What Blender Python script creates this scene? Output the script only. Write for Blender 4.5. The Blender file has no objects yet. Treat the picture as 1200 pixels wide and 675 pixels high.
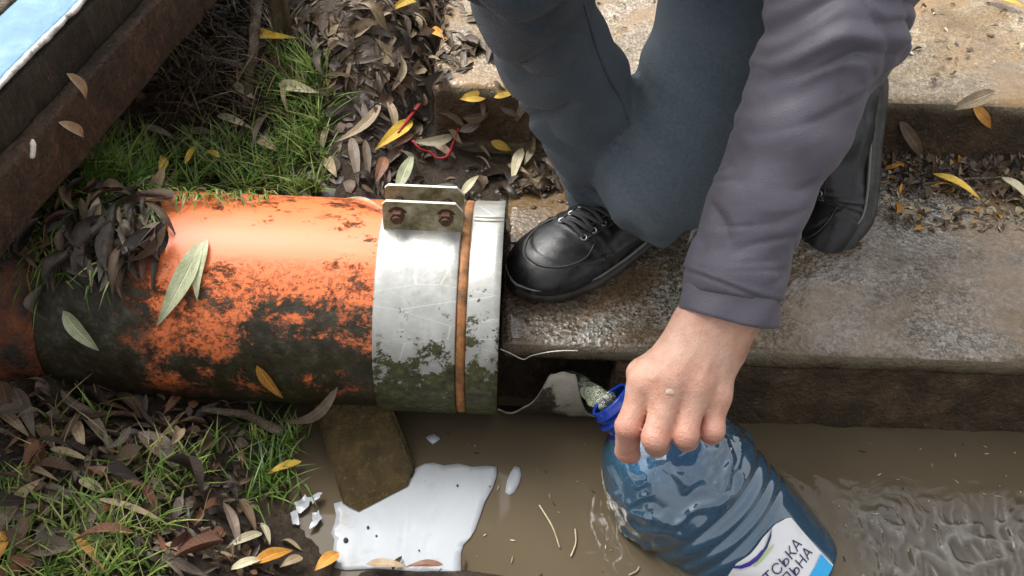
import bpy, bmesh, math, random
import numpy as np
from mathutils import Vector, Matrix
from mathutils.bvhtree import BVHTree

random.seed(7)
RNG = np.random.default_rng(7)
scene = bpy.context.scene
COL = scene.collection

# ------------------------------------------------------------------ camera
W_, H_, F_ = 1200.0, 675.0, 1300.0            # photo size, focal length in photo pixels
_yaw, _pitch, _roll = [math.radians(a) for a in (-0.69, 45.02, 1.59)]
CAM = np.array([0.018, -0.827, 1.043])
_cy, _sy, _cp, _sp = math.cos(_yaw), math.sin(_yaw), math.cos(_pitch), math.sin(_pitch)
FW = np.array([_sy * _cp, _cy * _cp, -_sp])
_r0 = np.array([_cy, -_sy, 0.0]); _u0 = np.cross(_r0, FW)
RT = _r0 * math.cos(_roll) + _u0 * math.sin(_roll)
UP = -_r0 * math.sin(_roll) + _u0 * math.cos(_roll)
cam_data = bpy.data.cameras.new('camera')
cam_data.sensor_width = 36.0
cam_data.lens = F_ * 36.0 / W_
cam_data.clip_start = 0.02; cam_data.clip_end = 400
cam = bpy.data.objects.new('camera', cam_data)
mw = Matrix(((RT[0], UP[0], -FW[0], CAM[0]), (RT[1], UP[1], -FW[1], CAM[1]),
             (RT[2], UP[2], -FW[2], CAM[2]), (0, 0, 0, 1)))
cam.matrix_world = mw
COL.objects.link(cam); scene.camera = cam

# ------------------------------------------------------------------ sky, sun, exposure
world = bpy.data.worlds.new('World'); scene.world = world; world.use_nodes = True
wn = world.node_tree.nodes; wl = world.node_tree.links
wn.clear()
SUN_EL, SUN_AZ = math.radians(58), math.radians(-50)     # azimuth measured from +y towards +x
sky = wn.new('ShaderNodeTexSky'); sky.sky_type = 'NISHITA'; sky.sun_disc = False
sky.sun_elevation = SUN_EL; sky.sun_rotation = SUN_AZ
sky.air_density = 1.0; sky.dust_density = 6.0; sky.ozone_density = 1.0
hs = wn.new('ShaderNodeHueSaturation'); hs.inputs['Saturation'].default_value = 0.10
bg = wn.new('ShaderNodeBackground'); bg.inputs['Strength'].default_value = 0.15
wo = wn.new('ShaderNodeOutputWorld')
wl.new(sky.outputs[0], hs.inputs['Color']); wl.new(hs.outputs[0], bg.inputs['Color']); wl.new(bg.outputs[0], wo.inputs[0])
sun_d = bpy.data.lights.new('sun', 'SUN'); sun_d.energy = 0.9; sun_d.angle = math.radians(30); sun_d.color = (1.0, 0.95, 0.87)
sun = bpy.data.objects.new('sun', sun_d); COL.objects.link(sun)
_sd = Vector((math.sin(SUN_AZ) * math.cos(SUN_EL), math.cos(SUN_AZ) * math.cos(SUN_EL), math.sin(SUN_EL)))
sun.rotation_euler = _sd.to_track_quat('Z', 'Y').to_euler()
scene.view_settings.view_transform = 'Standard'; scene.view_settings.look = 'None'
scene.view_settings.gamma = 1.0; scene.view_settings.use_curve_mapping = False
scene.view_settings.exposure = 1.02
scene.render.engine = 'CYCLES'
scene.cycles.max_bounces = 10; scene.cycles.transparent_max_bounces = 16

# ------------------------------------------------------------------ geometry helpers
def ray(px, py): return FW + RT * (px - W_ / 2) / F_ - UP * (py - H_ / 2) / F_
def at(px, py, y=None, z=None, d=None, x=None):
    v = ray(px, py)
    if d is None:
        d = (x - CAM[0]) / v[0] if x is not None else (y - CAM[1]) / v[1] if y is not None else (z - CAM[2]) / v[2]
    return CAM + d * v

def V(p): return Vector((float(p[0]), float(p[1]), float(p[2])))
def unit(v): v = np.asarray(v, float); return v / np.linalg.norm(v)

def _hash(ix, iy, iz, seed):
    h = (ix * 374761393 + iy * 668265263 + iz * 2147483647 + seed * 974634577) & 0xFFFFFFFF
    h = ((h ^ (h >> 13)) * 1274126177) & 0xFFFFFFFF
    h = (h ^ (h >> 16)) & 0xFFFFFFFF
    return h.astype(np.float64) / 4294967295.0
def vnoise(P, f=1.0, seed=0):
    """smooth value noise in -1..1 for an (n,3) array"""
    P = np.asarray(P, float) * f
    I = np.floor(P).astype(np.int64); w = P - I; w = w * w * (3 - 2 * w)
    out = 0
    for dx in (0, 1):
        for dy in (0, 1):
            for dz in (0, 1):
                ww = (w[:, 0] if dx else 1 - w[:, 0]) * (w[:, 1] if dy else 1 - w[:, 1]) * (w[:, 2] if dz else 1 - w[:, 2])
                out = out + ww * _hash(I[:, 0] + dx, I[:, 1] + dy, I[:, 2] + dz, seed)
    return out * 2 - 1
def fbm(P, f=1.0, o=3, seed=0):
    a, s, t = 1.0, 0, 0
    for k in range(o):
        s = s + a * vnoise(P, f * 2 ** k, seed + 17 * k); t += a; a *= .5
    return s / t

def mesh_obj(name, verts, faces, mats, parent=None, smooth=True, mi=None, world_space=True):
    me = bpy.data.meshes.new(name)
    me.from_pydata([tuple(map(float, v)) for v in verts], [], [tuple(map(int, f)) for f in faces])
    for m in (mats if isinstance(mats, (list, tuple)) else [mats]): me.materials.append(m)
    if mi is not None: me.polygons.foreach_set('material_index', np.asarray(mi, dtype=np.int32))
    if smooth: me.polygons.foreach_set('use_smooth', np.ones(len(me.polygons), dtype=bool))
    me.update()
    o = bpy.data.objects.new(name, me); COL.objects.link(o)
    if parent is not None:
        o.parent = parent
        if world_space: o.matrix_parent_inverse = parent_world(parent).inverted()
    return o
def parent_world(p):
    m = p.matrix_basis.copy()
    if p.parent: m = parent_world(p.parent) @ p.matrix_parent_inverse @ m
    return m
def empty(name, loc=(0, 0, 0)):
    o = bpy.data.objects.new(name, None); o.location = V(loc); o.empty_display_size = .05
    COL.objects.link(o); return o
def tag(o, label=None, cat=None, group=None, kind=None):
    if label: o['label'] = label
    if cat: o['category'] = cat
    if group: o['group'] = group
    if kind: o['kind'] = kind
    return o

class MB:
    """collects shapes into one mesh"""
    def __init__(s): s.v = []; s.f = []; s.m = []; s.n = 0
    def add(s, v, f, mi=0):
        v = np.asarray(v, float).reshape(-1, 3)
        s.v.append(v); s.f += [tuple(int(i) + s.n for i in q) for q in f]; s.m += [mi] * len(f); s.n += len(v)
    def build(s, name, mats, parent=None, smooth=True):
        return mesh_obj(name, np.vstack(s.v), s.f, mats, parent, smooth, s.m)
def tube(path, rad, n=8, cap=True, flat=None):
    P = np.asarray(path, float); k = len(P)
    r = np.full(k, rad) if np.isscalar(rad) else np.asarray(rad, float)
    T = np.gradient(P, axis=0); T /= np.linalg.norm(T, axis=1)[:, None] + 1e-12
    a = np.cross(T[0], [0, 0, 1]);
    if np.linalg.norm(a) < .1: a = np.cross(T[0], [0, 1, 0])
    a = unit(a); vs = []
    for i in range(k):
        a = a - T[i] * (a @ T[i]); a = unit(a); b = np.cross(T[i], a)
        for j in range(n):
            q = 2 * math.pi * j / n
            vs.append(P[i] + r[i] * (math.cos(q) * a + math.sin(q) * (flat or 1.0) * b))
    fs = [(i * n + j, i * n + (j + 1) % n, (i + 1) * n + (j + 1) % n, (i + 1) * n + j) for i in range(k - 1) for j in range(n)]
    if cap: fs += [tuple(range(n - 1, -1, -1)), tuple(range((k - 1) * n, k * n))]
    return np.array(vs), fs
def catmull(pts, per=8):
    P = [np.asarray(p, float) for p in pts]; P = [2 * P[0] - P[1]] + P + [2 * P[-1] - P[-2]]
    out = []
    for i in range(1, len(P) - 2):
        for t in np.linspace(0, 1, per, endpoint=False):
            a, b, c, d = P[i - 1:i + 3]
            out.append(.5 * (2 * b + (c - a) * t + (2 * a - 5 * b + 4 * c - d) * t * t + (3 * b - a - 3 * c + d) * t ** 3))
    out.append(P[-2]); return np.array(out)
def box_grid(size, seg=.02, amp=0.0, seed=0, bevel=0.006, freq=25):
    """a subdivided box from (0,0,0) to size with rounded, uneven edges"""
    bm = bmesh.new(); bmesh.ops.create_cube(bm, size=1.0)
    for v in bm.verts: v.co = Vector(((v.co.x + .5) * size[0], (v.co.y + .5) * size[1], (v.co.z + .5) * size[2]))
    if bevel: bmesh.ops.bevel(bm, geom=bm.edges[:], offset=bevel, segments=2, affect='EDGES', profile=.5)
    for ax in range(3):
        k = int(size[ax] / seg)
        for i in range(1, k):
            n = Vector((0, 0, 0)); n[ax] = 1; c = Vector((0, 0, 0)); c[ax] = size[ax] * i / k
            bmesh.ops.bisect_plane(bm, geom=bm.verts[:] + bm.edges[:] + bm.faces[:], plane_co=c, plane_no=n, dist=1e-5)
    bm.normal_update()
    v = np.array([q.co[:] for q in bm.verts]); nn = np.array([q.normal[:] for q in bm.verts])
    if amp: v = v + nn * (amp * fbm(v + seed * 3.7, freq, 3, seed))[:, None]
    bm.verts.index_update()
    f = [[q.index for q in fa.verts] for fa in bm.faces]; fn = [tuple(fa.normal) for fa in bm.faces]
    bm.free(); return v, f, fn

# signed-distance modelling: smooth unions meshed with surface nets
def sd_cone(P, a, b, ra, rb):
    a = np.asarray(a, float); b = np.asarray(b, float); ab = b - a
    t = np.clip(((P - a) @ ab) / (ab @ ab), 0, 1)
    return np.linalg.norm(P - a - t[..., None] * ab, axis=-1) - (ra + (rb - ra) * t)
def sd_ell(P, c, r, M=None):
    q = P - np.asarray(c, float)
    if M is not None: q = q @ np.asarray(M, float).T
    r = np.asarray(r, float); k0 = np.linalg.norm(q / r, axis=-1); k1 = np.linalg.norm(q / (r * r), axis=-1)
    return k0 * (k0 - 1) / (k1 + 1e-9)
def smin(a, b, k):
    h = np.maximum(k - np.abs(a - b), 0) / k
    return np.minimum(a, b) - h * h * k * .25
def smax(a, b, k): return -smin(-a, -b, k)
def surface_net(fn, lo, hi, h):
    lo = np.asarray(lo, float); n = np.ceil((np.asarray(hi) - lo) / h).astype(int) + 1
    ax = [lo[i] + h * np.arange(n[i]) for i in range(3)]
    F = np.empty(n)
    for i0 in range(0, n[0], 24):
        G = np.stack(np.meshgrid(ax[0][i0:i0 + 24], ax[1], ax[2], indexing='ij'), -1)
        F[i0:i0 + 24] = fn(G)
    ins = F < 0
    c = np.zeros(n - 1, int)
    offs = [(i, j, k) for i in (0, 1) for j in (0, 1) for k in (0, 1)]
    sl = lambda A, o: A[o[0]:n[0] - 1 + o[0], o[1]:n[1] - 1 + o[1], o[2]:n[2] - 1 + o[2]]
    for o in offs: c += sl(ins, o)
    act = (c > 0) & (c < 8); cells = np.argwhere(act); idx = -np.ones(n - 1, int); idx[act] = np.arange(len(cells))
    acc = np.zeros((len(cells), 3)); cnt = np.zeros(len(cells))
    for p in offs:
        for a in range(3):
            if p[a]: continue
            q = list(p); q[a] = 1
            A = sl(F, p)[act]; B = sl(F, q)[act]; m = (A < 0) != (B < 0)
            t = np.where(m, A / np.where(m, A - B, 1), 0)
            pos = np.array(p, float)[None] + np.zeros((len(A), 1)); pos[:, a] += t
            acc[m] += pos[m]; cnt[m] += 1
    Vt = lo + h * (cells + acc / cnt[:, None])
    faces = []
    for a in range(3):
        b, d = (a + 1) % 3, (a + 2) % 3
        s0 = [slice(1, None)] * 3; s1 = [slice(1, None)] * 3
        s0 = [slice(1, n[i] - 1) for i in range(3)]; s1 = list(s0)
        s0[a] = slice(0, n[a] - 1); s1[a] = slice(1, n[a])
        A = ins[tuple(s0)]; B = ins[tuple(s1)]
        for flip, m in ((False, A & ~B), (True, ~A & B)):
            e = np.argwhere(m)
            if not len(e): continue
            st = np.array([1, 1, 1]); st[a] = 0; e = e + st
            def cell(db, dd):
                q = e.copy(); q[:, b] -= db; q[:, d] -= dd; return idx[q[:, 0], q[:, 1], q[:, 2]]
            quad = np.stack([cell(1, 1), cell(0, 1), cell(0, 0), cell(1, 0)], 1)
            faces.append(quad[:, ::-1] if flip else quad)
    faces = np.vstack(faces); faces = faces[(faces >= 0).all(1)]
    return Vt, faces
def vnormals(v, f):
    f = np.asarray(f); a = v[f[:, 2]] - v[f[:, 0]]; b = v[f[:, 3]] - v[f[:, 1]]; nf = np.cross(a, b)
    n = np.zeros_like(v)
    for k in range(4): np.add.at(n, f[:, k], nf)
    return n / (np.linalg.norm(n, axis=1)[:, None] + 1e-12)
def relax(v, f, it=2, lam=.5):
    f = np.asarray(f); e = np.vstack([f[:, [0, 1]], f[:, [1, 2]], f[:, [2, 3]], f[:, [3, 0]]])
    e = np.vstack([e, e[:, ::-1]]); deg = np.bincount(e[:, 0], minlength=len(v))[:, None]
    for _ in range(it):
        s = np.zeros_like(v); np.add.at(s, e[:, 0], v[e[:, 1]]); v = v + lam * (s / np.maximum(deg, 1) - v)
    return v
def chain(P, pts, rad, k):
    d = None
    for i in range(len(pts) - 1):
        q = sd_cone(P, pts[i], pts[i + 1], rad[i], rad[i + 1])
        d = q if d is None else smin(d, q, k)
    return d

# ------------------------------------------------------------------ material helpers
class Mat:
    def __init__(s, name):
        s.m = bpy.data.materials.new(name); s.m.use_nodes = True
        s.t = s.m.node_tree; s.t.nodes.clear(); s.co = s.n('ShaderNodeTexCoord')
    def n(s, typ, props=None, **inp):
        nd = s.t.nodes.new(typ)
        for k, v in (props or {}).items(): setattr(nd, k, v)
        for k, v in inp.items(): s.set(nd, k, v)
        return nd
    def set(s, nd, k, v):
        sock = nd.inputs[int(k[1:])] if k[0] == '_' and k[1:].isdigit() else nd.inputs[k.replace('_', ' ')] if k.replace('_', ' ') in nd.inputs else nd.inputs[k]
        if isinstance(v, bpy.types.NodeSocket): s.t.links.new(v, sock)
        elif isinstance(v, (tuple, list)) and len(v) == 3 and sock.type == 'RGBA': sock.default_value = (*v, 1)
        else: sock.default_value = v
    def obj(s): return s.co.outputs['Object']
    def map(s, scale=(1, 1, 1), rot=(0, 0, 0), loc=(0, 0, 0), src=None):
        return s.n('ShaderNodeMapping', Vector=src or s.obj(), Scale=scale, Rotation=rot, Location=loc).outputs[0]
    def noise(s, scale, detail=4, rough=.55, vec=None, dist=0, col=False):
        nd = s.n('ShaderNodeTexNoise', Vector=vec or s.obj(), Scale=scale, Detail=detail, Roughness=rough, Distortion=dist)
        return nd.outputs['Color' if col else 'Fac']
    def vor(s, scale, out='Distance', vec=None, feature='F1', rnd=1.0):
        return s.n('ShaderNodeTexVoronoi', {'feature': feature}, Vector=vec or s.obj(), Scale=scale, Randomness=rnd).outputs[out]
    def ramp(s, fac, *stops, interp='LINEAR'):
        nd = s.n('ShaderNodeValToRGB', Fac=fac); cr = nd.color_ramp; cr.interpolation = interp
        while len(cr.elements) < len(stops): cr.elements.new(.5)
        for e, (p, c) in zip(cr.elements, stops):
            e.position = p; e.color = (c, c, c, 1) if np.isscalar(c) else (*c, 1)
        return nd.outputs[0]
    def mr(s, v, a, b, lo=0.0, hi=1.0):
        return s.n('ShaderNodeMapRange', {'clamp': True}, _0=v, _1=a, _2=b, _3=lo, _4=hi).outputs[0]
    def math(s, op, a, b=0.0, c=0.0, clamp=False):
        nd = s.n('ShaderNodeMath', {'operation': op, 'use_clamp': clamp}, _0=a, _1=b, _2=c); return nd.outputs[0]
    def mix(s, fac, a, b, mode='MIX'):
        nd = s.n('ShaderNodeMix', {'data_type': 'RGBA', 'blend_type': mode}, _0=fac)
        s.set(nd, '_6', a); s.set(nd, '_7', b); return nd.outputs[2]
    def xyz(s, src=None):
        return s.n('ShaderNodeSeparateXYZ', Vector=src or s.obj()).outputs
    def bump(s, h, dist=.002, strength=1.0, normal=None):
        nd = s.n('ShaderNodeBump', Height=h, Distance=dist, Strength=strength)
        if normal is not None: s.set(nd, 'Normal', normal)
        return nd.outputs[0]
    def pbr(s, color, rough=.5, normal=None, **kw):
        nd = s.n('ShaderNodeBsdfPrincipled'); s.set(nd, 'Base Color', color); s.set(nd, 'Roughness', rough)
        if normal is not None: s.set(nd, 'Normal', normal)
        for k, v in kw.items(): s.set(nd, k.replace('_', ' '), v)
        return nd.outputs[0]
    def out(s, sh, disp=None):
        o = s.n('ShaderNodeOutputMaterial'); s.t.links.new(sh, o.inputs[0]); return s.m

MT = {}
def build_materials():
    # exposed-aggregate wet concrete of the treads
    def concrete(name, dark, mid, light, mud, wet):
        m = Mat(name)
        cell = m.vor(190, 'Color'); g = m.n('ShaderNodeSeparateColor', Color=cell).outputs[0]
        agg = m.ramp(g, (0, dark), (.42, mid), (.74, light), (.9, tuple(c * 1.5 for c in light)))
        fine = m.noise(360, 4, .7); agg = m.mix(.62, agg, m.ramp(fine, (.42, dark), (.50, mid), (.57, light)))
        big = m.noise(5.5, 5, .6, dist=.6); mudm = m.ramp(big, (.40, 0), (.56, 1))
        film = m.noise(18, 5, .65); mud2 = m.math('MULTIPLY', mudm, m.ramp(film, (.25, .35), (.6, 1)))
        colr = m.mix(m.math('MULTIPLY', mud2, .85), agg, mud)
        dk = m.noise(9, 5, .7); colr = m.mix(m.ramp(dk, (.35, .75), (.55, 0)), colr, tuple(c * .45 for c in mud))
        r = m.ramp(m.noise(11, 4, .6, dist=.4), (.38, wet), (.62, .5))
        r = m.math('MULTIPLY', r, m.mr(g, 0.0, 1.0, 1.3, .5)); r = m.math('MULTIPLY', r, m.ramp(mud2, (0, 1), (1, .35)))
        hgt = m.math('MULTIPLY', m.math('ADD', m.vor(190, 'Distance'), m.math('MULTIPLY', m.noise(60, 5, .7), 1.6)), m.ramp(mud2, (0, 1), (1, .22)))
        return m.out(m.pbr(colr, r, m.bump(hgt, .0022, .9), Coat_Weight=m.ramp(m.noise(7, 5, .7, dist=.5), (.42, .9), (.62, .1)), Coat_Roughness=.05))
    MT['tread'] = concrete('wet_aggregate_concrete', (.014, .013, .011), (.095, .088, .074), (.40, .385, .34), (.15, .086, .030), .04)
    MT['landing'] = concrete('muddy_wet_concrete', (.10, .07, .036), (.25, .185, .11), (.50, .43, .32), (.25, .15, .055), .03)
    # riser faces: mud stain plus their shade darkened into the colour
    m = Mat('mud_and_shade_riser')
    a = m.noise(26, 6, .7, vec=m.map((1, 1, .5))); b = m.noise(110, 4, .7)
    c = m.ramp(a, (.3, (.030, .018, .008)), (.55, (.080, .048, .022)), (.75, (.15, .098, .052)))
    c = m.mix(m.ramp(b, (.62, 0), (.72, .7)), c, (.22, .20, .16))
    z = m.xyz()[2]
    zz = m.math('ADD', z, m.math('MULTIPLY', m.noise(30, 4), .03)); c = m.mix(m.math('MAXIMUM', m.math('MULTIPLY', m.mr(zz, .118, .134, 0.0, .8), m.mr(z, .138, .146, 1.0, 0.0)), m.mr(zz, .226, .240, 0.0, .7)), c, (.20, .165, .105))
    h = m.math('ADD', m.noise(45, 6, .75), m.math('MULTIPLY', b, .5))
    MT['riser'] = m.out(m.pbr(c, m.ramp(b, (.4, .16), (.6, .5)), m.bump(h, .012, 1)))
    # soil
    m = Mat('wet_mud')
    c = m.ramp(m.noise(22, 6, .7), (.3, (.018, .011, .006)), (.55, (.046, .030, .016)), (.75, (.09, .062, .036)))
    c = m.mix(m.ramp(m.vor(140, 'Color', rnd=1), (.75, 0), (1, .35)), c, (.16, .13, .095))
    yy = m.xyz()[1]; c = m.mix(m.math('MULTIPLY', m.mr(yy, .38, .55), m.mr(m.xyz()[0], -.36, -.26)), c, m.ramp(m.noise(18, 6, .7), (.3, (.075, .052, .033)), (.7, (.17, .128, .088))))
    MT['mud'] = m.out(m.pbr(c, m.ramp(m.noise(40, 3), (.4, .18), (.65, .6)), m.bump(m.noise(70, 6, .75), .008, 1)))
    # turbid stream
    m = Mat('turbid_stream_water')
    x, y, zz = m.xyz()
    rp = m.math('MULTIPLY', m.noise(16, 3, .5, dist=1.2), m.mr(x, .22, .45, .10, 1.0))
    n = m.bump(m.math('ADD', rp, m.math('MULTIPLY', m.noise(5, 2, .5, dist=.6), .35)), .005, .5)
    c = m.ramp(m.noise(3.2, 3, .5), (.3, (.078, .060, .036)), (.7, (.115, .090, .058)))
    MT['water'] = m.out(m.pbr(c, .06, n, IOR=1.33))
    # pipe
    m = Mat('orange_plastic_pipe_with_grime')
    g = m.co.outputs['Object']; x, y, z = m.xyz()
    nz = m.noise(30, 10, .80, vec=m.map((.75, 1, 1))); big = m.noise(7, 4, .6)
    hgt = m.math('ADD', m.math('MULTIPLY_ADD', z, 4.6, .20), m.math('MULTIPLY', m.math('SUBTRACT', nz, .5), 1.9))
    hgt = m.math('ADD', hgt, m.math('MULTIPLY', m.math('SUBTRACT', big, .5), .9))
    clean = m.mr(hgt, .50, .60)
    low = m.math('MULTIPLY', m.mr(m.noise(13, 10, .78), .515, .575), m.mr(z, -.05, .0))
    left = m.mr(m.math('ADD', x, m.math('MULTIPLY', nz, .16)), -.315, -.285)
    clean = m.math('MULTIPLY', m.math('MAXIMUM', clean, low), left)
    speck = m.mr(m.noise(170, 4, .75), .52, .66, 1.0, .12)
    clean = m.math('MULTIPLY', clean, m.math('MAXIMUM', speck, m.mr(z, .088, .112)))
    org = m.mix(m.noise(9, 4), (.78, .17, .045), (.83, .22, .075))
    org = m.mix(m.ramp(m.noise(60, 3, .6, vec=m.map((.15, 1, 1))), (.55, 0), (.8, .22)), org, (.90, .46, .28))
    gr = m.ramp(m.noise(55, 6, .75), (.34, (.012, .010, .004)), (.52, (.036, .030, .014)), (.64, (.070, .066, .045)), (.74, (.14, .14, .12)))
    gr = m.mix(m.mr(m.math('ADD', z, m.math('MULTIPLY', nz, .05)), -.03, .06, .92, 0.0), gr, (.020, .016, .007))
    c = m.mix(clean, gr, org)
    r = m.ramp(clean, (0, .38), (1, .40))
    h = m.math('ADD', m.math('MULTIPLY', m.math('SUBTRACT', 1.0, clean), .3), m.math('MULTIPLY', m.noise(120, 5, .75), m.ramp(clean, (0, .9), (1, .08))))
    MT['pipe'] = m.out(m.pbr(c, r, m.bump(h, .0022, .8)))
    # old socket
    m = Mat('dirty_rust_orange_socket')
    c = m.ramp(m.noise(24, 6, .7), (.40, (.012, .008, .004)), (.58, (.13, .032, .008)), (.78, (.34, .09, .02)))
    MT['socket'] = m.out(m.pbr(c, .5, m.bump(m.noise(90, 5, .7), .003)))
    # galvanised band: pale metal with moss at the bottom
    def band(name, mossy, lightness):
        m = Mat(name); x, y, z = m.xyz()
        base = m.ramp(m.noise(30, 5, .6, vec=m.map((1, 1, .4))), (.3, tuple(lightness * q for q in (.50, .50, .46))), (.7, tuple(lightness * q for q in (.74, .75, .72))))
        base = m.mix(m.ramp(m.noise(190, 4, .7), (.66, 0), (.76, .5)), base, (.18, .16, .12))
        base = m.mix(m.mr(m.noise(14, 7, .75, vec=m.map((1, 1, .35))), .48, .68, 0.0, .75), base, (.27, .25, .18)); base = m.mix(m.mr(m.vor(34, 'Distance', feature='DISTANCE_TO_EDGE', vec=m.map((.25, 1, 1), rot=(.4, 0, .3))), .0, .012, .45, 0.0), base, (.85, .85, .82))
        nz = m.noise(48, 8, .76, dist=.3)
        mk = m.mr(m.math('ADD', m.math('MULTIPLY', z, -6.0), m.math('MULTIPLY', nz, 2.4)), mossy, mossy + .08)
        moss = m.ramp(m.noise(120, 5, .7), (.35, (.018, .016, .006)), (.55, (.06, .062, .018)), (.75, (.15, .15, .06)))
        c = m.mix(mk, base, moss)
        return m.out(m.pbr(c, m.ramp(mk, (0, .38), (1, .6)), m.bump(m.math('ADD', m.math('MULTIPLY', mk, .8), m.math('MULTIPLY', m.noise(160, 4), .3)), .0012, .8), Metallic=m.ramp(mk, (0, .45), (1, 0))))
    MT['band'] = band('pale_galvanised_band', .98, .80)
    MT['band2'] = band('mossy_galvanised_collar', .84, .70)
    m = Mat('stained_flange_metal'); nz = m.noise(50, 6, .7)
    c = m.ramp(nz, (.3, (.06, .045, .02)), (.48, (.26, .22, .12)), (.7, (.52, .48, .36)))
    MT['flange'] = m.out(m.pbr(c, .45, m.bump(nz, .001), Metallic=.3))
    m = Mat('rusted_steel'); nz = m.noise(140, 6, .75)
    c = m.ramp(nz, (.3, (.035, .016, .010)), (.55, (.10, .042, .022)), (.75, (.20, .085, .04)))
    MT['rust'] = m.out(m.pbr(c, .8, m.bump(nz, .0018)))
    m = Mat('rusty_orange_gasket'); nz = m.noise(60, 6, .7)
    c = m.ramp(nz, (.35, (.10, .05, .02)), (.6, (.42, .17, .05)))
    MT['gasket'] = m.out(m.pbr(c, .6, m.bump(nz, .001)))
    m = Mat('cut_metal_edge'); MT['edge'] = m.out(m.pbr((.72, .70, .62), .35, Metallic=.3))
    m = Mat('torn_sheet_metal'); x, y, z = m.xyz(); nz = m.noise(28, 6, .7, dist=.4)
    k = m.ramp(m.math('ADD', m.math('MULTIPLY', x, 5.0), m.math('ADD', nz, m.math('MULTIPLY', z, 4.0))), (.0, 0), (.0001, 1))
    k = m.mr(m.math('ADD', m.math('MULTIPLY', x, 9.0), m.math('ADD', nz, m.math('MULTIPLY', z, 5.0))), 1.30, 1.36)
    c = m.mix(k, m.ramp(m.noise(90, 5, .7), (.35, (.014, .010, .006)), (.6, (.045, .034, .022)), (.8, (.12, .10, .08))), m.ramp(nz, (.3, (.20, .185, .145)), (.7, (.32, .30, .25))))
    MT['torn'] = m.out(m.pbr(c, .4, m.bump(m.noise(80, 6, .7), .002), Metallic=.15))
    m = Mat('dark_pipe_inside'); MT['inside'] = m.out(m.pbr(m.ramp(m.noise(70, 5), (.4, (.008, .009, .006)), (.7, (.05, .06, .04))), .35, m.bump(m.noise(90, 5), .002)))
    m = Mat('foaming_outflow'); nz = m.noise(70, 6, .75, vec=m.map((.5, 1, .6)), dist=1.2); fm = m.mr(nz, .47, .60)
    fo_ = m.pbr(m.mix(m.noise(40, 3), (.40, .48, .26), (.70, .74, .60)), .2, m.bump(nz, .004))
    tr = m.n('ShaderNodeBsdfTransparent', Color=(.72, .80, .62, 1)).outputs[0]; gl = m.n('ShaderNodeBsdfGlossy', Color=(1, 1, 1, 1), Roughness=.08, Normal=m.bump(nz, .006)).outputs[0]
    w1 = m.n('ShaderNodeMixShader', Fac=m.math('MULTIPLY_ADD', m.n('ShaderNodeFresnel', IOR=1.33).outputs[0], 1.5, .12, clamp=True)); m.t.links.new(tr, w1.inputs[1]); m.t.links.new(gl, w1.inputs[2])
    w2 = m.n('ShaderNodeMixShader', Fac=m.math('MULTIPLY_ADD', fm, .55, .08)); m.t.links.new(w1.outputs[0], w2.inputs[1]); m.t.links.new(fo_, w2.inputs[2])
    MT['jet'] = m.out(w2.outputs[0])
    # timber
    def wood(name, a, b, c3, axis_scale, rough=.6):
        m = Mat(name); v = m.map(axis_scale); n1 = m.noise(9, 6, .65, vec=v); n2 = m.noise(30, 6, .75)
        c = m.ramp(n1, (.3, a), (.55, b), (.8, c3)); c = m.mix(m.ramp(n2, (.45, 0), (.75, .6)), c, tuple(q * .45 for q in a))
        sp = m.ramp(m.noise(230, 2), (.74, 0), (.77, .8)); c = m.mix(sp, c, (.5, .45, .35))
        st_ = m.noise(26, 5, .7, vec=m.map(tuple(q * 1.0 for q in axis_scale))); c = m.mix(m.mr(st_, .52, .72, 0.0, .55), c, tuple(q * 1.6 for q in c3)); c = m.mix(m.mr(m.noise(5, 5, .65), .50, .68, 0.0, .7), c, tuple(q * .35 for q in a))
        return m.out(m.pbr(c, rough, m.bump(m.math('ADD', m.math('ADD', n1, n2), st_), .009)))
    MT['beam_up'] = wood('dark_wet_plank', (.022, .017, .009), (.05, .038, .022), (.085, .066, .04), (8, 8, 1.5))
    MT['beam_lo'] = wood('rough_brown_plank', (.030, .017, .009), (.07, .038, .019), (.12, .072, .042), (4, 4, 2))
    MT['deck'] = wood('brown_deck_board', (.06, .042, .022), (.14, .10, .055), (.25, .19, .11), (1, 6, 6))
    MT['post'] = wood('olive_brown_post', (.06, .045, .018), (.12, .095, .045), (.19, .155, .08), (8, 8, 1))
    MT['stick'] = wood('grey_brown_twig', (.09, .065, .04), (.19, .145, .10), (.32, .26, .20), (3, 3, 3))
    MT['board'] = wood('submerged_brown_board', (.05, .033, .010), (.085, .056, .018), (.12, .085, .035), (5, 5, 1), .22)
    m = Mat('peeling_blue_paint'); n1 = m.noise(14, 6, .7, vec=m.map((1, .35, 1), rot=(0, 0, .25)), dist=.8)
    c = m.ramp(n1, (.3, (.07, .17, .27)), (.52, (.13, .27, .39)), (.68, (.26, .40, .47)), (.8, (.40, .50, .48)))
    c = m.mix(m.ramp(m.noise(40, 6, .75), (.64, 0), (.68, .7)), c, (.5, .52, .42))
    MT['blue'] = m.out(m.pbr(c, .3, m.bump(n1, .002)))
    m = Mat('chipped_white_edge'); n1 = m.noise(70, 6, .75)
    MT['white_edge'] = m.out(m.pbr(m.ramp(n1, (.35, (.22, .19, .14)), (.5, (.66, .64, .60)), (.7, (.82, .81, .79))), .6, m.bump(n1, .003)))
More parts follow.
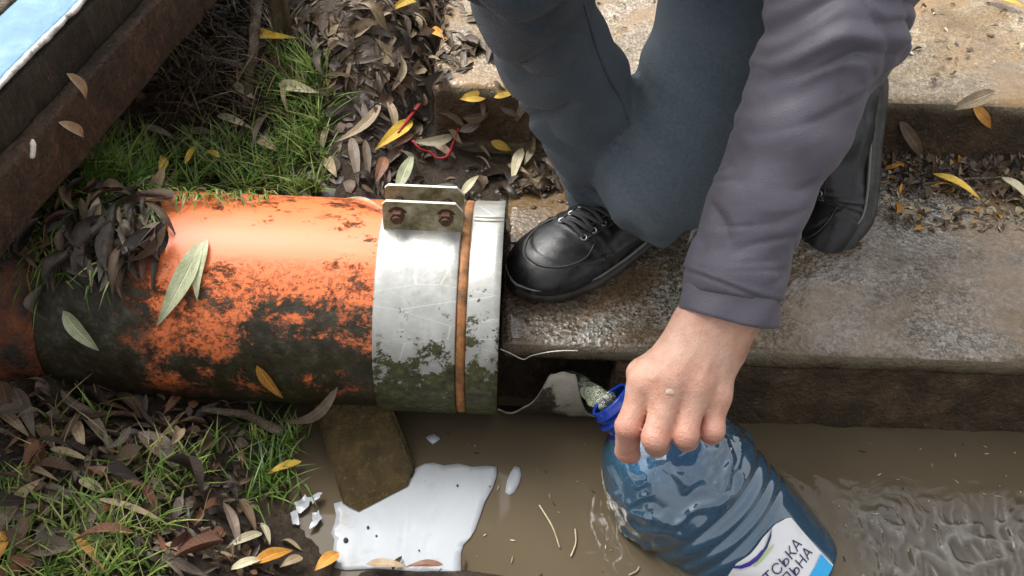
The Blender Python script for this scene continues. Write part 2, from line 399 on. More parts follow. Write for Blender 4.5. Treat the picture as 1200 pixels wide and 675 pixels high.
    # leaves (generated coordinates run along the blade)
    def leaf(name, a, b, c3, rough=.45, spots=.25, sss=0):
        m = Mat(name); n1 = m.noise(45, 5, .65); n2 = m.noise(170, 4, .7)
        rnd = m.n('ShaderNodeObjectInfo').outputs['Random']
        c = m.ramp(n1, (.3, a), (.55, b), (.75, c3)); c = m.mix(m.ramp(n2, (.58, 0), (.7, spots)), c, tuple(q * .3 for q in a))
        c = m.mix(.5, c, m.n('ShaderNodeHueSaturation', Color=c, Value=m.math('MULTIPLY_ADD', rnd, 1.0, .45)).outputs[0])
        at_ = m.n('ShaderNodeAttribute', {'attribute_name': 'leaf_uv'}).outputs['Vector']; lx, ly, lz = m.xyz(at_)
        q = m.math('ABSOLUTE', m.math('SUBTRACT', ly, 1.0))
        rib = m.mr(q, .03, .10, .75, 0.0); vein = m.math('MULTIPLY', m.mr(m.math('SINE', m.math('MULTIPLY_ADD', lx, 75.0, m.math('MULTIPLY', q, -14.0))), .75, 1.0, 0.0, .28), m.mr(ly, .001, .01))
        c = m.mix(m.math('MAXIMUM', rib, vein), c, tuple(min(1, q_ * 1.25 + .03) for q_ in c3))
        tipm = m.math('MULTIPLY', m.mr(m.math('ADD', lx, m.math('MULTIPLY', n1, .5)), 1.02, 1.3), .7); c = m.mix(tipm, c, tuple(q_ * .35 for q_ in a))
        return m.out(m.pbr(c, rough + .12, m.bump(m.math('ADD', m.math('SUBTRACT', n1, m.math('MULTIPLY', rib, .8)), n2), .0012, .8)))
    MT['l_brown'] = leaf('brown_leaf', (.06, .035, .018), (.125, .076, .042), (.21, .14, .085))
    MT['l_grey'] = leaf('grey_mauve_leaf', (.085, .062, .045), (.17, .128, .095), (.27, .215, .165))
    MT['l_dark'] = leaf('dark_rotting_leaf', (.018, .011, .007), (.042, .028, .019), (.085, .06, .042), .3)
    MT['l_tan'] = leaf('tan_leaf', (.24, .165, .09), (.40, .30, .18), (.54, .44, .29))
    MT['l_cream'] = leaf('pale_cream_leaf', (.34, .29, .17), (.55, .49, .32), (.68, .63, .46), .4, .12)
    MT['l_olive'] = leaf('pale_green_leaf', (.22, .24, .12), (.38, .40, .24), (.52, .53, .36), .45, .12)
    MT['l_yellow'] = leaf('yellow_leaf', (.48, .27, .025), (.68, .44, .05), (.80, .58, .14), .4, .35)
    MT['l_orange'] = leaf('orange_leaf', (.38, .15, .02), (.58, .27, .04), (.70, .40, .10), .4, .35)
    MT['l_red'] = leaf('dark_red_leaf', (.060, .020, .014), (.12, .042, .028), (.20, .085, .055), .3)
    MT['l_rust'] = leaf('rust_brown_leaf', (.13, .05, .025), (.24, .105, .055), (.36, .18, .10), .35)
    def grass(name, a, b):
        m = Mat(name); rnd = m.noise(35, 2)
        return m.out(m.pbr(m.ramp(rnd, (.3, a), (.7, b)), .4))
    MT['grass'] = grass('green_grass', (.045, .10, .013), (.16, .27, .042))
    MT['grass2'] = grass('yellow_green_grass', (.16, .21, .045), (.34, .38, .10))
    MT['straw'] = grass('dry_straw', (.13, .09, .04), (.32, .24, .12))
    # cloth
    m = Mat('dark_denim'); w1 = m.n('ShaderNodeTexWave', {'bands_direction': 'DIAGONAL'}, Vector=m.obj(), Scale=420, Distortion=1.5, Detail=1).outputs['Fac']
    n1 = m.noise(11, 6, .68); n2 = m.noise(300, 3, .7)
    c = m.ramp(n1, (.3, (.007, .014, .024)), (.5, (.018, .034, .052)), (.7, (.034, .059, .084))); c = m.mix(m.ramp(n2, (.5, 0), (.75, .45)), c, (.075, .108, .13))
    wr_ = m.n('ShaderNodeAttribute', {'attribute_name': 'lit_fade'}).outputs['Fac']; c = m.mix(m.math('MULTIPLY', wr_, m.mr(m.noise(240, 4, .75), .3, .7, .5, .95)), c, (.15, .205, .245))  # pale knee and thigh: denim fade with their light painted in
    MT['denim'] = m.out(m.pbr(c, .75, m.bump(m.math('ADD', w1, m.math('MULTIPLY', n2, 2.0)), .0012, .7), Sheen_Weight=.15))
    m = Mat('grey_violet_nylon'); n1 = m.noise(700, 2)
    c = m.ramp(m.noise(8, 4), (.3, (.086, .079, .104)), (.7, (.124, .114, .146)))
    MT['jacket'] = m.out(m.pbr(c, .5, m.bump(m.math('ADD', n1, m.math('MULTIPLY', m.noise(90, 5, .7), .8)), .0011, .5), Sheen_Weight=.1))
    m = Mat('jacket_stitching'); MT['stitch'] = m.out(m.pbr((.055, .05, .065), .7))
    m = Mat('denim_seam'); MT['seam'] = m.out(m.pbr((.055, .085, .11), .8, m.bump(m.noise(300, 2), .001)))
    m = Mat('skin'); n1 = m.noise(42, 6, .7); n2 = m.vor(520, 'Distance')
    c = m.ramp(n1, (.32, (.55, .275, .19)), (.5, (.655, .38, .275)), (.68, (.72, .46, .35)))
    fl = m.n('ShaderNodeAttribute', {'attribute_name': 'flush'}).outputs['Fac']; c = m.mix(m.math('MULTIPLY', fl, .6), c, (.60, .22, .165))
    MT['skin'] = m.out(m.pbr(c, .45, m.bump(m.math('ADD', n2, m.math('MULTIPLY', m.noise(160, 6, .75), 1.6)), 0.0007, .6), Subsurface_Weight=.25, Subsurface_Radius=(.012, .005, .003), Subsurface_Scale=.6))
    m = Mat('pale_callus'); MT['callus'] = m.out(m.pbr((.66, .45, .35), .5))
    m = Mat('dark_hair'); MT['hair'] = m.out(m.pbr((.03, .02, .014), .5, m.bump(m.noise(200, 3), .004)))
    # shoes
    m = Mat('scuffed_black_leather'); n1 = m.noise(22, 6, .7); n2 = m.noise(160, 5, .7)
    c = m.ramp(n1, (.4, (.009, .009, .010)), (.58, (.016, .017, .018)), (.78, (.055, .056, .056))); c = m.mix(m.mr(n2, .58, .74, 0.0, .28), c, (.11, .105, .10))
    MT['leather'] = m.out(m.pbr(c, m.ramp(n1, (.35, .24), (.65, .5)), m.bump(m.math('ADD', n1, m.math('MULTIPLY', n2, .5)), .0012, .6)))
    m = Mat('black_rubber_sole'); n1 = m.noise(40, 5, .7)
    MT['rubber'] = m.out(m.pbr(m.ramp(n1, (.4, (.018, .018, .016)), (.75, (.085, .078, .066))), .5, m.bump(n1, .0008)))
    m = Mat('grey_sole_line'); MT['foxing'] = m.out(m.pbr((.20, .195, .18), .5))
    m = Mat('black_lace'); MT['lace'] = m.out(m.pbr((.034, .034, .036), .8, m.bump(m.noise(500, 2), .0006)))
    m = Mat('steel_eyelet'); MT['eyelet'] = m.out(m.pbr((.5, .5, .5), .3, Metallic=.9))
    # bottle
    m = Mat('blue_bottle_plastic')
    fr = m.n('ShaderNodeFresnel', IOR=1.55).outputs[0]
    tr = m.n('ShaderNodeBsdfTransparent', Color=(.38, .68, .94, 1)).outputs[0]
    df = m.n('ShaderNodeBsdfPrincipled'); m.set(df, 'Base Color', (.20, .50, .76)); m.set(df, 'Roughness', .12)
    b1 = m.n('ShaderNodeMixShader', Fac=.14); m.t.links.new(tr, b1.inputs[1]); m.t.links.new(df.outputs[0], b1.inputs[2])
    gl = m.n('ShaderNodeBsdfGlossy', Color=(1, 1, 1, 1), Roughness=.035).outputs[0]
    b2 = m.n('ShaderNodeMixShader', Fac=m.math('MULTIPLY', fr, 2.5, clamp=True)); m.t.links.new(b1.outputs[0], b2.inputs[1]); m.t.links.new(gl, b2.inputs[2])
    MT['bottle'] = m.out(b2.outputs[0])
    m = Mat('deep_blue_neck_plastic'); MT['neck'] = m.out(m.pbr((.006, .032, .26), .22, m.bump(m.noise(60, 3), .002)))
    m = Mat('bottled_murky_water'); n1 = m.noise(22, 4, .6)
    MT['inner'] = m.out(m.pbr(m.ramp(n1, (.35, (.030, .058, .078)), (.65, (.10, .16, .195))), .1, m.bump(n1, .01), IOR=1.33))
    m = Mat('bottle_label_film'); MT['label'] = m.out(m.pbr((.78, .79, .80), .3, m.bump(m.noise(18, 3), .004)))
    m = Mat('label_ink_navy'); MT['ink'] = m.out(m.pbr((.020, .025, .09), .4))
    m = Mat('label_ink_violet'); MT['violet'] = m.out(m.pbr((.045, .03, .28), .35))
    m = Mat('label_ink_cyan'); MT['cyan'] = m.out(m.pbr((.03, .42, .82), .35))
    m = Mat('label_ink_lime'); MT['lime'] = m.out(m.pbr((.45, .60, .25), .4))
    # white and clear stand-ins for sky reflections, and specks
    m = Mat('white_reflection_and_chip'); n1 = m.noise(10, 4, .55, vec=m.map((1, .3, 1)), dist=1)
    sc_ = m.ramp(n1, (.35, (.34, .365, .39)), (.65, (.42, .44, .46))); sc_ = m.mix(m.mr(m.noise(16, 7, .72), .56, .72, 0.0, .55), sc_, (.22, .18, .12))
    MT['sheet'] = m.out(m.pbr(sc_, .25, m.bump(n1, .002)))  # pale colour imitates reflected sky; the floating chip shares it
    m = Mat('grey_mud_smear'); MT['smear'] = m.out(m.pbr((.24, .24, .25), .4))
    m = Mat('black_speck'); MT['speck'] = m.out(m.pbr((.012, .012, .012), .6))
    m = Mat('clear_glint_film')
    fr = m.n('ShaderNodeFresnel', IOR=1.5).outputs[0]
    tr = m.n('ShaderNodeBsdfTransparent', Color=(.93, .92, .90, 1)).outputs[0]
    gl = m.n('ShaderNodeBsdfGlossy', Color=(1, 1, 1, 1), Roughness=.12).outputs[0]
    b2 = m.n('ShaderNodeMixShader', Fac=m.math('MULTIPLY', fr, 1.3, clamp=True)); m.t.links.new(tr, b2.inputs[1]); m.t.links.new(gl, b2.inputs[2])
    wh = m.n('ShaderNodeBsdfDiffuse', Color=(.75, .74, .70, 1)).outputs[0]; cr_ = m.n('ShaderNodeAttribute', {'attribute_name': 'crease'}).outputs['Fac']; fd = m.n('ShaderNodeAttribute', {'attribute_name': 'fade'}).outputs['Fac']  # pale ridge colour paints sky glints onto the film
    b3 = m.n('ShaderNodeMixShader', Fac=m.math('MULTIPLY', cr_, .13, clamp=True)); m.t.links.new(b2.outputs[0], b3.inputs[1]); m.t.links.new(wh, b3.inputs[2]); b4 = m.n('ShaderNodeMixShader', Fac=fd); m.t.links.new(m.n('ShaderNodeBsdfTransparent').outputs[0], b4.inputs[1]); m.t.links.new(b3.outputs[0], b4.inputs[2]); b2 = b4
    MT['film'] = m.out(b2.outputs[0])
    m = Mat('red_wire_insulation'); MT['wire'] = m.out(m.pbr((.30, .02, .025), .4))
    m = Mat('pale_grub'); MT['pale'] = m.out(m.pbr((.75, .72, .62), .5))
    m = Mat('pebble'); MT['pebble'] = m.out(m.pbr(m.ramp(m.noise(40, 3), (.3, (.05, .038, .026)), (.7, (.13, .105, .08))), .4, m.bump(m.noise(120, 4), .002)))
build_materials()

# ------------------------------------------------------------------ terrain
STEP_H, TREAD, LAND_H = .127, .343, .228
_wp = [(366, 480), (348, 515), (336, 560), (350, 604), (384, 642), (405, 662), (548, 669), (700, 700), (1300, 760)]
WPOLY = [at(px, py, z=0)[:2] for px, py in _wp] + [np.array([1.6, -.6]), np.array([1.6, .03]), np.array([-.2, .03])]
WPOLY = np.array(WPOLY)
def poly_sd(x, y, poly):
    """signed distance to a polygon, negative inside"""
    d = np.full(x.shape, 1e9); ins = np.zeros(x.shape, bool)
    for a, b in zip(poly, np.roll(poly, -1, 0)):
        e = b - a; wx, wy = x - a[0], y - a[1]
        t = np.clip((wx * e[0] + wy * e[1]) / (e @ e), 0, 1)
        d = np.minimum(d, np.hypot(wx - t * e[0], wy - t * e[1]))
        c = ((a[1] <= y) & (b[1] > y)) | ((b[1] <= y) & (a[1] > y))
        ins ^= c & (wx < e[0] * wy / (e[1] if abs(e[1]) > 1e-12 else 1e-12))
    return np.where(ins, -d, d)
def sstep(a, b, t): t = np.clip((t - a) / (b - a), 0, 1); return t * t * (3 - 2 * t)
def ground(x, y):
    x = np.asarray(x, float); y = np.asarray(y, float)
    s = poly_sd(x, y, WPOLY)
    P = np.stack([x.ravel(), y.ravel(), 0 * x.ravel()], 1)
    n1 = fbm(P, 9, 4, 3).reshape(x.shape); n2 = fbm(P, 40, 3, 8).reshape(x.shape)
    front = .085 * sstep(0, .17, s) + .03 * sstep(.12, .4, s)
    # strip of soil just in front of the pipe stays low
    front = front * (1 - .45 * sstep(-.14, -.04, y) * sstep(-.52, -.44, x))
    back = .125 + .03 * sstep(.25, .4, y) * sstep(-.05, -.25, x) + (LAND_H + .012 - .155) * sstep(.33, .5, y) * (1 - sstep(-.19, -.115, x))
    back = back + .055 * np.exp(-((x + .20) / .085) ** 2 - ((y - .42) / .22) ** 2)       # grassy ridge
    back = back + .03 * np.exp(-((x + .135) / .035) ** 2) * sstep(.34, .42, y)
    back = back - .10 * np.exp(-((x + .42) / .12) ** 2 - ((y - .52) / .2) ** 2)           # hollow under the bridge
    t = sstep(.0, .17, y)
    h = np.where(s < 0, np.maximum(-.09, s * .8), front * (1 - t) + back * t * sstep(0, .05, s))
    h = h + .175 * np.exp(-((x + .60) / .165) ** 4 - ((y - .145) / .115) ** 2)          # bank over the buried pipe
    return h + (.010 * n1 + .004 * n2) * sstep(-.05, .05, s)
def surf(x, y):
    """top of whatever stands here: soil, treads or water"""
    x = np.asarray(x, float); y = np.asarray(y, float)
    g = np.maximum(ground(x, y), 0.0)
    g = np.where((x > .0) & (y > 0) & (y < TREAD), STEP_H, g)
    return np.where((x > -.105) & (y >= TREAD), np.maximum(LAND_H, g), g)
_gx = np.concatenate([np.arange(-2.6, -.9, .08), np.arange(-.9, .7, .0095), np.arange(.7, 2.6, .08)])
_gy = np.concatenate([np.arange(-2.2, -.5, .08), np.arange(-.5, 1.05, .0095), np.arange(1.05, 3.0, .08)])
GX, GY = np.meshgrid(_gx, _gy, indexing='ij'); GZ = ground(GX, GY)
under = (GX > .02) & (GY > .02) & (GY < 3)          # beneath the slabs
GZ = np.where(under, np.minimum(GZ, .05), GZ)
ny = len(_gy)
gv = np.stack([GX.ravel(), GY.ravel(), GZ.ravel()], 1)
gi = np.arange(len(_gx) - 1)[:, None] * ny + np.arange(ny - 1)[None]
gi = gi.ravel(); gf = np.stack([gi, gi + ny, gi + ny + 1, gi + 1], 1)
gr = mesh_obj('ground', gv, gf, MT['mud']); tag(gr, kind='structure')
# far ground to the horizon
fv = [(-150, -150, -.3), (150, -150, -.3), (150, 150, -.3), (-150, 150, -.3)]
fg = mesh_obj('ground_far', fv, [(0, 1, 2, 3)], MT['mud']); tag(fg, kind='structure')

# stream
_sx = np.concatenate([np.arange(-.6, -.25, .03), np.arange(-.25, .75, .006), np.arange(.75, 1.6, .04)]); _sy2 = np.concatenate([np.arange(-2.2, -.35, .05), np.arange(-.35, .03, .006), np.arange(.03, .3, .04)])
SX, SY = np.meshgrid(_sx, _sy2, indexing='ij')
rip = fbm(np.stack([SX.ravel(), SY.ravel(), 0 * SX.ravel()], 1), 22, 3, 5).reshape(SX.shape)
_rb = np.hypot((SX - .245) / 1.15, SY + .135); _rc = np.hypot(SX - .105, SY + .155)
SZ = .0011 * np.sin(_rb * 260 + 3 * rip) * np.exp(-np.clip(_rb - .08, 0, 1) / .035) + .0006 * np.sin(_rc * 330) * np.exp(-(_rc - .03) ** 2 / .0004) + rip * (.0003 + .0008 * sstep(.3, .42, SX) * sstep(-.03, -.09, SY))
sv = np.stack([SX.ravel(), SY.ravel(), SZ.ravel()], 1); k = len(_sy2)
si = (np.arange(len(_sx) - 1)[:, None] * k + np.arange(k - 1)[None]).ravel()
wt = mesh_obj('stream_water', sv, np.stack([si, si + k, si + k + 1, si + 1], 1), MT['water']); tag(wt, kind='structure')

# steps: slab bodies with rounded, chipped edges; risers carry the mud-and-shade material
def slab(name, lo, hi, mat_top, seg, amp, seed, bevel=.008):
    size = np.array(hi) - np.array(lo)
    v, f, fn = box_grid(size, seg, amp, seed, bevel, 30)
    mi = [0 if n[2] > .45 else 1 for n in fn]
    return mesh_obj(name, v + np.array(lo), f, [mat_top, MT['riser']], None, True, mi)
st = slab('lower_step', (-.004, 0, .100), (1.3, TREAD + .05, STEP_H), MT['tread'], .013, .0028, 2); tag(st, kind='structure')
st2 = slab('lower_step_riser', (.128, .003, -.12), (1.3, TREAD + .045, .104), MT['riser'], .009, .0075, 3, .004); tag(st2, kind='structure')
st3 = slab('lower_step_core', (-.03, .12, -.12), (.1275, TREAD + .04, .0985), MT['riser'], .02, .003, 4, .004); tag(st3, kind='structure')
ld = slab('upper_landing', (-.105, TREAD, .0), (1.3, 2.4, LAND_H), MT['landing'], .024, .0055, 6, .012); tag(ld, kind='structure')

_x0, _y0, _h = -1.0, -.6, .005
_hx, _hy = np.meshgrid(_x0 + _h * np.arange(420), _y0 + _h * np.arange(440), indexing='ij'); _HF = surf(_hx, _hy)
def surf(x, y):
    u = np.clip((np.asarray(x, float) - _x0) / _h, 0, 418.999); w = np.clip((np.asarray(y, float) - _y0) / _h, 0, 438.999)
    i = u.astype(int); j = w.astype(int); a = u - i; b = w - j
    return (_HF[i, j] * (1 - a) + _HF[i + 1, j] * a) * (1 - b) + (_HF[i, j + 1] * (1 - a) + _HF[i + 1, j + 1] * a) * b
def hit(px, py, lift=0.0, extra=None):
    """where the sight line through a photo pixel meets the ground, treads or water"""
    v = ray(px, py); t = np.arange(.7, 3.2, .002); P = CAM + t[:, None] * v
    below = P[:, 2] <= surf(P[:, 0], P[:, 1])
    i = int(np.argmax(below)) if below.any() else len(t) - 1
    p = P[i].copy(); p[2] += lift; return p

# ------------------------------------------------------------------ footbridge
BO = np.array([-.487, -.06]); BU = unit([.10, .47]); BN = np.array([-BU[1], BU[0]])
def bridge_box(mb, u0, u1, n0, n1, z0, z1, seg=.03, amp=.002, seed=1, mi=0):
    v, f, fn = box_grid((u1 - u0, n1 - n0, z1 - z0), seg, amp, seed, .004, 30)
    w = np.empty_like(v); U = v[:, 0] + u0; N = v[:, 1] + n0
    w[:, 0] = BO[0] + BU[0] * U + BN[0] * N; w[:, 1] = BO[1] + BU[1] * U + BN[1] * N; w[:, 2] = v[:, 2] + z0
    mb.add(w, f, mi)
br = empty('footbridge', (BO[0], BO[1], .3))
tag(br, 'dark weathered timber footbridge edge with a peeling light blue top board', 'footbridge')
def bpart(name, mat, *a, **k):
    mb = MB(); bridge_box(mb, *a, **k); return mb.build(name, mat, br)
bpart('upper_plank', MT['beam_up'], -1.0, 1.15, .008, .055, .372, .424, seed=3)
bpart('lower_plank', MT['beam_lo'], -1.0, 1.15, -.004, .055, .296, .3715, seed=4, amp=.004)
bb = bpart('blue_board', MT['blue'], -1.0, 1.15, .012, .075, .4245, .434, seed=5, amp=.0012)
mb = MB(); U = np.arange(-1.0, 1.15, .006)
pth = np.stack([BO[0] + BU[0] * U + BN[0] * .0105, BO[1] + BU[1] * U + BN[1] * .0105, .4315 + 0 * U], 1)
pth += .0016 * np.stack([fbm(pth, 60, 3, 2), fbm(pth, 60, 3, 3), fbm(pth, 70, 3, 4)], 1)
v, f = tube(pth, .0034 * (1 + .5 * fbm(pth, 90, 3, 5)), 6); mb.add(v, f); mb.build('chipped_edge', MT['white_edge'], bb)
for i in range(7):
    n0 = .079 + i * .125
    bpart('deck_board', MT['deck'], -1.0, 1.15, n0, n0 + .118, .405, .4345 + .002 * math.sin(i * 2.1), seg=.06, seed=10 + i)
mb = MB(); bridge_box(mb, .80, .86, .10, .90, .30, .404, seg=.06); mb.build('cross_bearer', MT['beam_up'], br)
mb = MB(); bridge_box(mb, -.45, -.39, .10, .90, .30, .404, seg=.06); mb.build('cross_bearer', MT['beam_up'], br)
# things stuck on the plank side
def on_side(px, py):
    v = ray(px, py); n = np.array([-BN[0], -BN[1], 0.0]); o = np.array([BO[0], BO[1], 0]) + n * .0055
    return CAM + v * (((o - CAM) @ n) / (v @ n))
p0, p1 = on_side(38, 163), on_side(37, 186)
v, f = tube(catmull([p0, (p0 * .5 + p1 * .5) + [0.001, 0, 0], p1], 5), [.001, .0022, .003, .0034, .003, .0032, .003, .003, .003, .003, .0012][:11], 8)
tag(mesh_obj('pale_grub', v, f, MT['pale']), 'small cream grub-like fleck stuck on the brown plank side', 'grub')

post = MB(); pb = hit(331, 60)
v, f, fn = box_grid((.022, .024, .46), .02, .0025, 9, .003); v[:, 0] += pb[0] - .011 + .006 * v[:, 2]; v[:, 1] += pb[1]; v[:, 2] += pb[2] - .08
post.add(v, f); tag(post.build('wooden_post', MT['post']), 'slim upright brown wooden post at the edge of the leaf litter', 'post')
def stick(pts, r0, r1, label, name='stick', mat='stick', wob=.003, seed=0):
    P = catmull(pts, 8); P = P + wob * np.stack([fbm(P, 40, 2, seed), fbm(P, 40, 2, seed + 1), fbm(P, 40, 2, seed + 2)], 1)
    v, f = tube(P, np.linspace(r0, r1, len(P)) * (1 + .15 * fbm(P, 80, 2, seed + 5)), 8)
    o = mesh_obj(name, v, f, MT[mat])
    if label: tag(o, label, 'stick')
    return o
stick([hit(290, 138, .01), hit(303, 90, .05), hit(322, 10, .12), hit(326, -40, .2)], .0075, .0065, 'grey brown stick leaning beside the wooden post', seed=3)
stick([hit(238, 488, .012), hit(285, 498, .02), hit(335, 520, .022)], .0035, .0065, 'short broken stick poking from the bank under the pipe', seed=8)
stick([hit(1078, 220, .006), hit(1120, 217, .008), hit(1178, 211, .006)], .002, .0015, 'thin dry twig lying at the foot of the upper step', 'twig', seed=11, wob=.002)
stick([hit(60, 505, .012), hit(150, 498, .02), hit(225, 515, .012)], .003, .0025, 'thin brown twig among dead leaves in front of the pipe', 'twig', 'beam_lo', seed=14)

# ------------------------------------------------------------------ orange drain pipe
PR = .120
PE = at(584, 361, d=1.290)
pipe = empty('drain_pipe', PE)
pax = unit([1, -.004, -.006]); pz = unit(np.array([0, 0, 1]) - pax * pax[2]); py_ = np.cross(pz, pax)
pipe.matrix_basis = Matrix(((pax[0], py_[0], pz[0], PE[0]), (pax[1], py_[1], pz[1], PE[1]), (pax[2], py_[2], pz[2], PE[2]), (0, 0, 0, 1)))
tag(pipe, 'orange plastic drain pipe coated in dark grime with galvanised clamp at its end', 'pipe')
def pworld(x, y, z): return PE + pax * x + py_ * y + pz * z
def lathe_x(prof, n=96, closed=False, dis=None):
    """revolve (x, r) pairs round the local x axis"""
    k = len(prof); vs = []
    for x, r in prof:
        for j in range(n):
            a = 2 * math.pi * j / n; vs.append((x, r * math.cos(a), r * math.sin(a)))
    fs = [(i * n + j, (i + 1) * n + j, (i + 1) * n + (j + 1) % n, i * n + (j + 1) % n) for i in range(k - 1) for j in range(n)]
    return np.array(vs), fs
def ppart(name, prof, mat, parent=pipe, n=96, amp=0.0, seed=0):
    v, f = lathe_x(prof, n)
    if amp:
        rr = v * [0, 1, 1]; nn = rr / (np.linalg.norm(rr, axis=1)[:, None] + 1e-9); v = v + nn * (amp * fbm(v, 40, 3, seed))[:, None]
    return mesh_obj(name, v, f, mat, parent, True, None, False)
xs = np.linspace(-.95, -.002, 130)
ppart('pipe_body', [(x, PR) for x in xs] + [(-.002, PR - .006), (-.2, PR - .006)], MT['pipe'], n=128)
so = ppart('socket', [(-.95, .130), (-.66, .131), (-.645, .139), (-.60, .141), (-.575, .139), (-.50, .131), (-.492, .1205)], MT['socket'], amp=.004, seed=3)
R1 = .1238
bd = ppart('clamp_band', [(-.130, .1195), (-.130, R1 - .0006), (-.1285, R1)] + [(x, R1) for x in np.linspace(-.12, -.05, 8)] + [(-.0435, R1), (-.042, R1 - .0006), (-.042, .1195)], MT['band'], amp=.0006, seed=5)
ppart('gasket_ring', [(-.0415, .119), (-.0415, .1215), (-.039, .1228), (-.034, .1228), (-.0315, .1215), (-.0315, .119)], MT['gasket'], amp=.0012, seed=7)
co = ppart('end_collar', [(-.031, .119), (-.031, .1226), (-.0295, .1236), (-.004, .1236), (.0035, .1246), (.0040, .1238), (.0040, .1205), (-.001, .1205)], MT['band2'], amp=.0008, seed=9)
# welded rib and slot lines on the collar
mb = MB()
for zz in (.0, .0035):
    a = np.linspace(math.radians(99 - zz * 900), math.radians(99 - zz * 900), 2)
    q = [np.array([-.0295, -.1243 * math.cos(math.pi - a[0]) * -1, .1243 * math.sin(a[0])]), np.array([.0035, .1249 * math.cos(a[0]), .1249 * math.sin(a[0])])]
    v, f = tube([np.array([-.029, .1243 * math.cos(a[0]) * -1, .1243 * math.sin(a[0])]), np.array([.003, .1249 * math.cos(a[0]) * -1, .1249 * math.sin(a[0])])], .0011, 6); mb.add(v, f)
o = mb.build('collar_rib', MT['edge'], None); o.parent = co
# flanges with bolts
def flange(y0, h, lean, x0=-.126, x1=-.040, cut=.010):
    pts = [(x0, 0), (x1, 0), (x1, h - cut), (x1 - cut * .8, h), (x0 + .004, h), (x0, h - .004)]
    th = .0032; vs = []; n = len(pts)
    for s in (0, 1):
        for x, z in pts: vs.append((x, y0 + lean * z + s * th, .1205 + z))
    fs = [tuple(range(n)), tuple(range(2 * n - 1, n - 1, -1))] + [(i, n + i, n + (i + 1) % n, (i + 1) % n) for i in range(n)]
    mi = [0, 0] + [1] * n
    return vs, fs, mi
for y0, h, lean, cut in ((-.008, .039, .10, .010), (.018, .042, .02, .010)):
    vs, fs, mi = flange(y0, h, lean, cut=cut)
    mesh_obj('clamp_flange', vs, fs, [MT['flange'], MT['edge']], bd, False, mi, False)
for bx in (-.110, -.058):
    mb = MB(); zc = .1430
    v, f = tube([(bx, -.013, zc), (bx, -.0045, zc)], .0080, 6); mb.add(v, f)
    v, f = tube([(bx, -.0165, zc), (bx, .03, zc)], .0050, 10); mb.add(v, f)
    v, f = tube([(bx, -.0055, zc), (bx, -.0035, zc)], .0105, 16); mb.add(v, f)
    v, f = tube([(bx, .023, zc), (bx, .031, zc)], .0095, 6); mb.add(v, f)
    o = mb.build('bolt', MT['rust'], None, False); o.parent = bd
# torn inner pipe beyond the collar
def shell(fx, xs, nphi, axis=(.035, .05), r=.056, th=.0022, wob=.003, seed=1):
    """thin curved sheet between angle limits fx(x) -> (lo, hi) in degrees from the camera side"""
    g = []
    for x in xs:
        lo, hi = fx(x)
        for t in np.linspace(0, 1, nphi):
            a = math.radians(lo + (hi - lo) * t); g.append((x, a))
    outs = []
    for rr in (r, r - th):
        P = np.array([(x, axis[0] - rr * math.cos(a), axis[1] + rr * math.sin(a)) for x, a in g]); outs.append(P)
    nrm = fbm(outs[0], 30, 2, seed); off = np.array([(0, -math.cos(a), math.sin(a)) for x, a in g]) * (wob * nrm)[:, None]
    A, B = outs[0] + off, outs[1] + off
    n, m = len(xs), nphi; N = n * m; v = np.vstack([A, B]); f = []; mi = []
    for i in range(n - 1):
        for j in range(m - 1):
            q = (i * m + j, (i + 1) * m + j, (i + 1) * m + j + 1, i * m + j + 1); f.append(q); mi.append(0)
            f.append(tuple(N + k for k in q[::-1])); mi.append(0)
        for j in (0, m - 1):
            f.append((i * m + j, (i + 1) * m + j, N + (i + 1) * m + j, N + i * m + j)); mi.append(1)
    for j in range(m - 1):
        for i in (0, n - 1):
            f.append((i * m + j, i * m + j + 1, N + i * m + j + 1, N + i * m + j)); mi.append(1)
    return v, f, mi
_fx = [-.012, .0, .016, .03, .045, .054, .075, .084, .0865, .096, .106, .116, .124]; _fa = [-62, -52, -22, -4, 20, 42, 44, 42, 22, -8, -32, -50, -60]
v, f, mi = shell(lambda x: (-90, float(np.interp(x, _fx, _fa)) + 1.2 * math.sin(x * 300)), np.linspace(-.012, .124, 60), 14)
mesh_obj('torn_flap', v, f, [MT['torn'], MT['edge']], pipe, True, mi)
v, f, mi = shell(lambda x: (112 + 6 * math.sin(x * 90), 270), np.linspace(-.012, .120, 30), 14, seed=4)
mesh_obj('torn_back_wall', v, f, [MT['inside'], MT['inside']], pipe, True, mi)
rim = [at(px, py, y=-.0025) for px, py in ((586, 409), (598, 414), (613, 421), (622, 417), (640, 413), (660, 411), (677, 411))]
v, f = tube(catmull(rim, 5), .0007, 6); mesh_obj('torn_rim', v, f, MT['edge'], pipe)
# outflow
jp = catmull([(.052, .035, .026), (.066, .03, .034), (.08, .018, .05), at(688, 456, y=-.008), at(700, 466, y=-.030), at(712, 471, y=-.052)], 7)
v, f = tube(jp, np.interp(np.arange(len(jp)), [0, 7, 18, 26, len(jp)], [.004, .009, .013, .0125, .0110]), 20, True, .7)
v = v + .0055 * np.stack([fbm(v, 45, 4, 3), fbm(v, 45, 4, 6), fbm(v, 45, 4, 9)], 1)
tag(mesh_obj('water_outflow', v, f, MT['jet']), 'frothy greenish white water running from torn pipe into bottle neck', 'water')

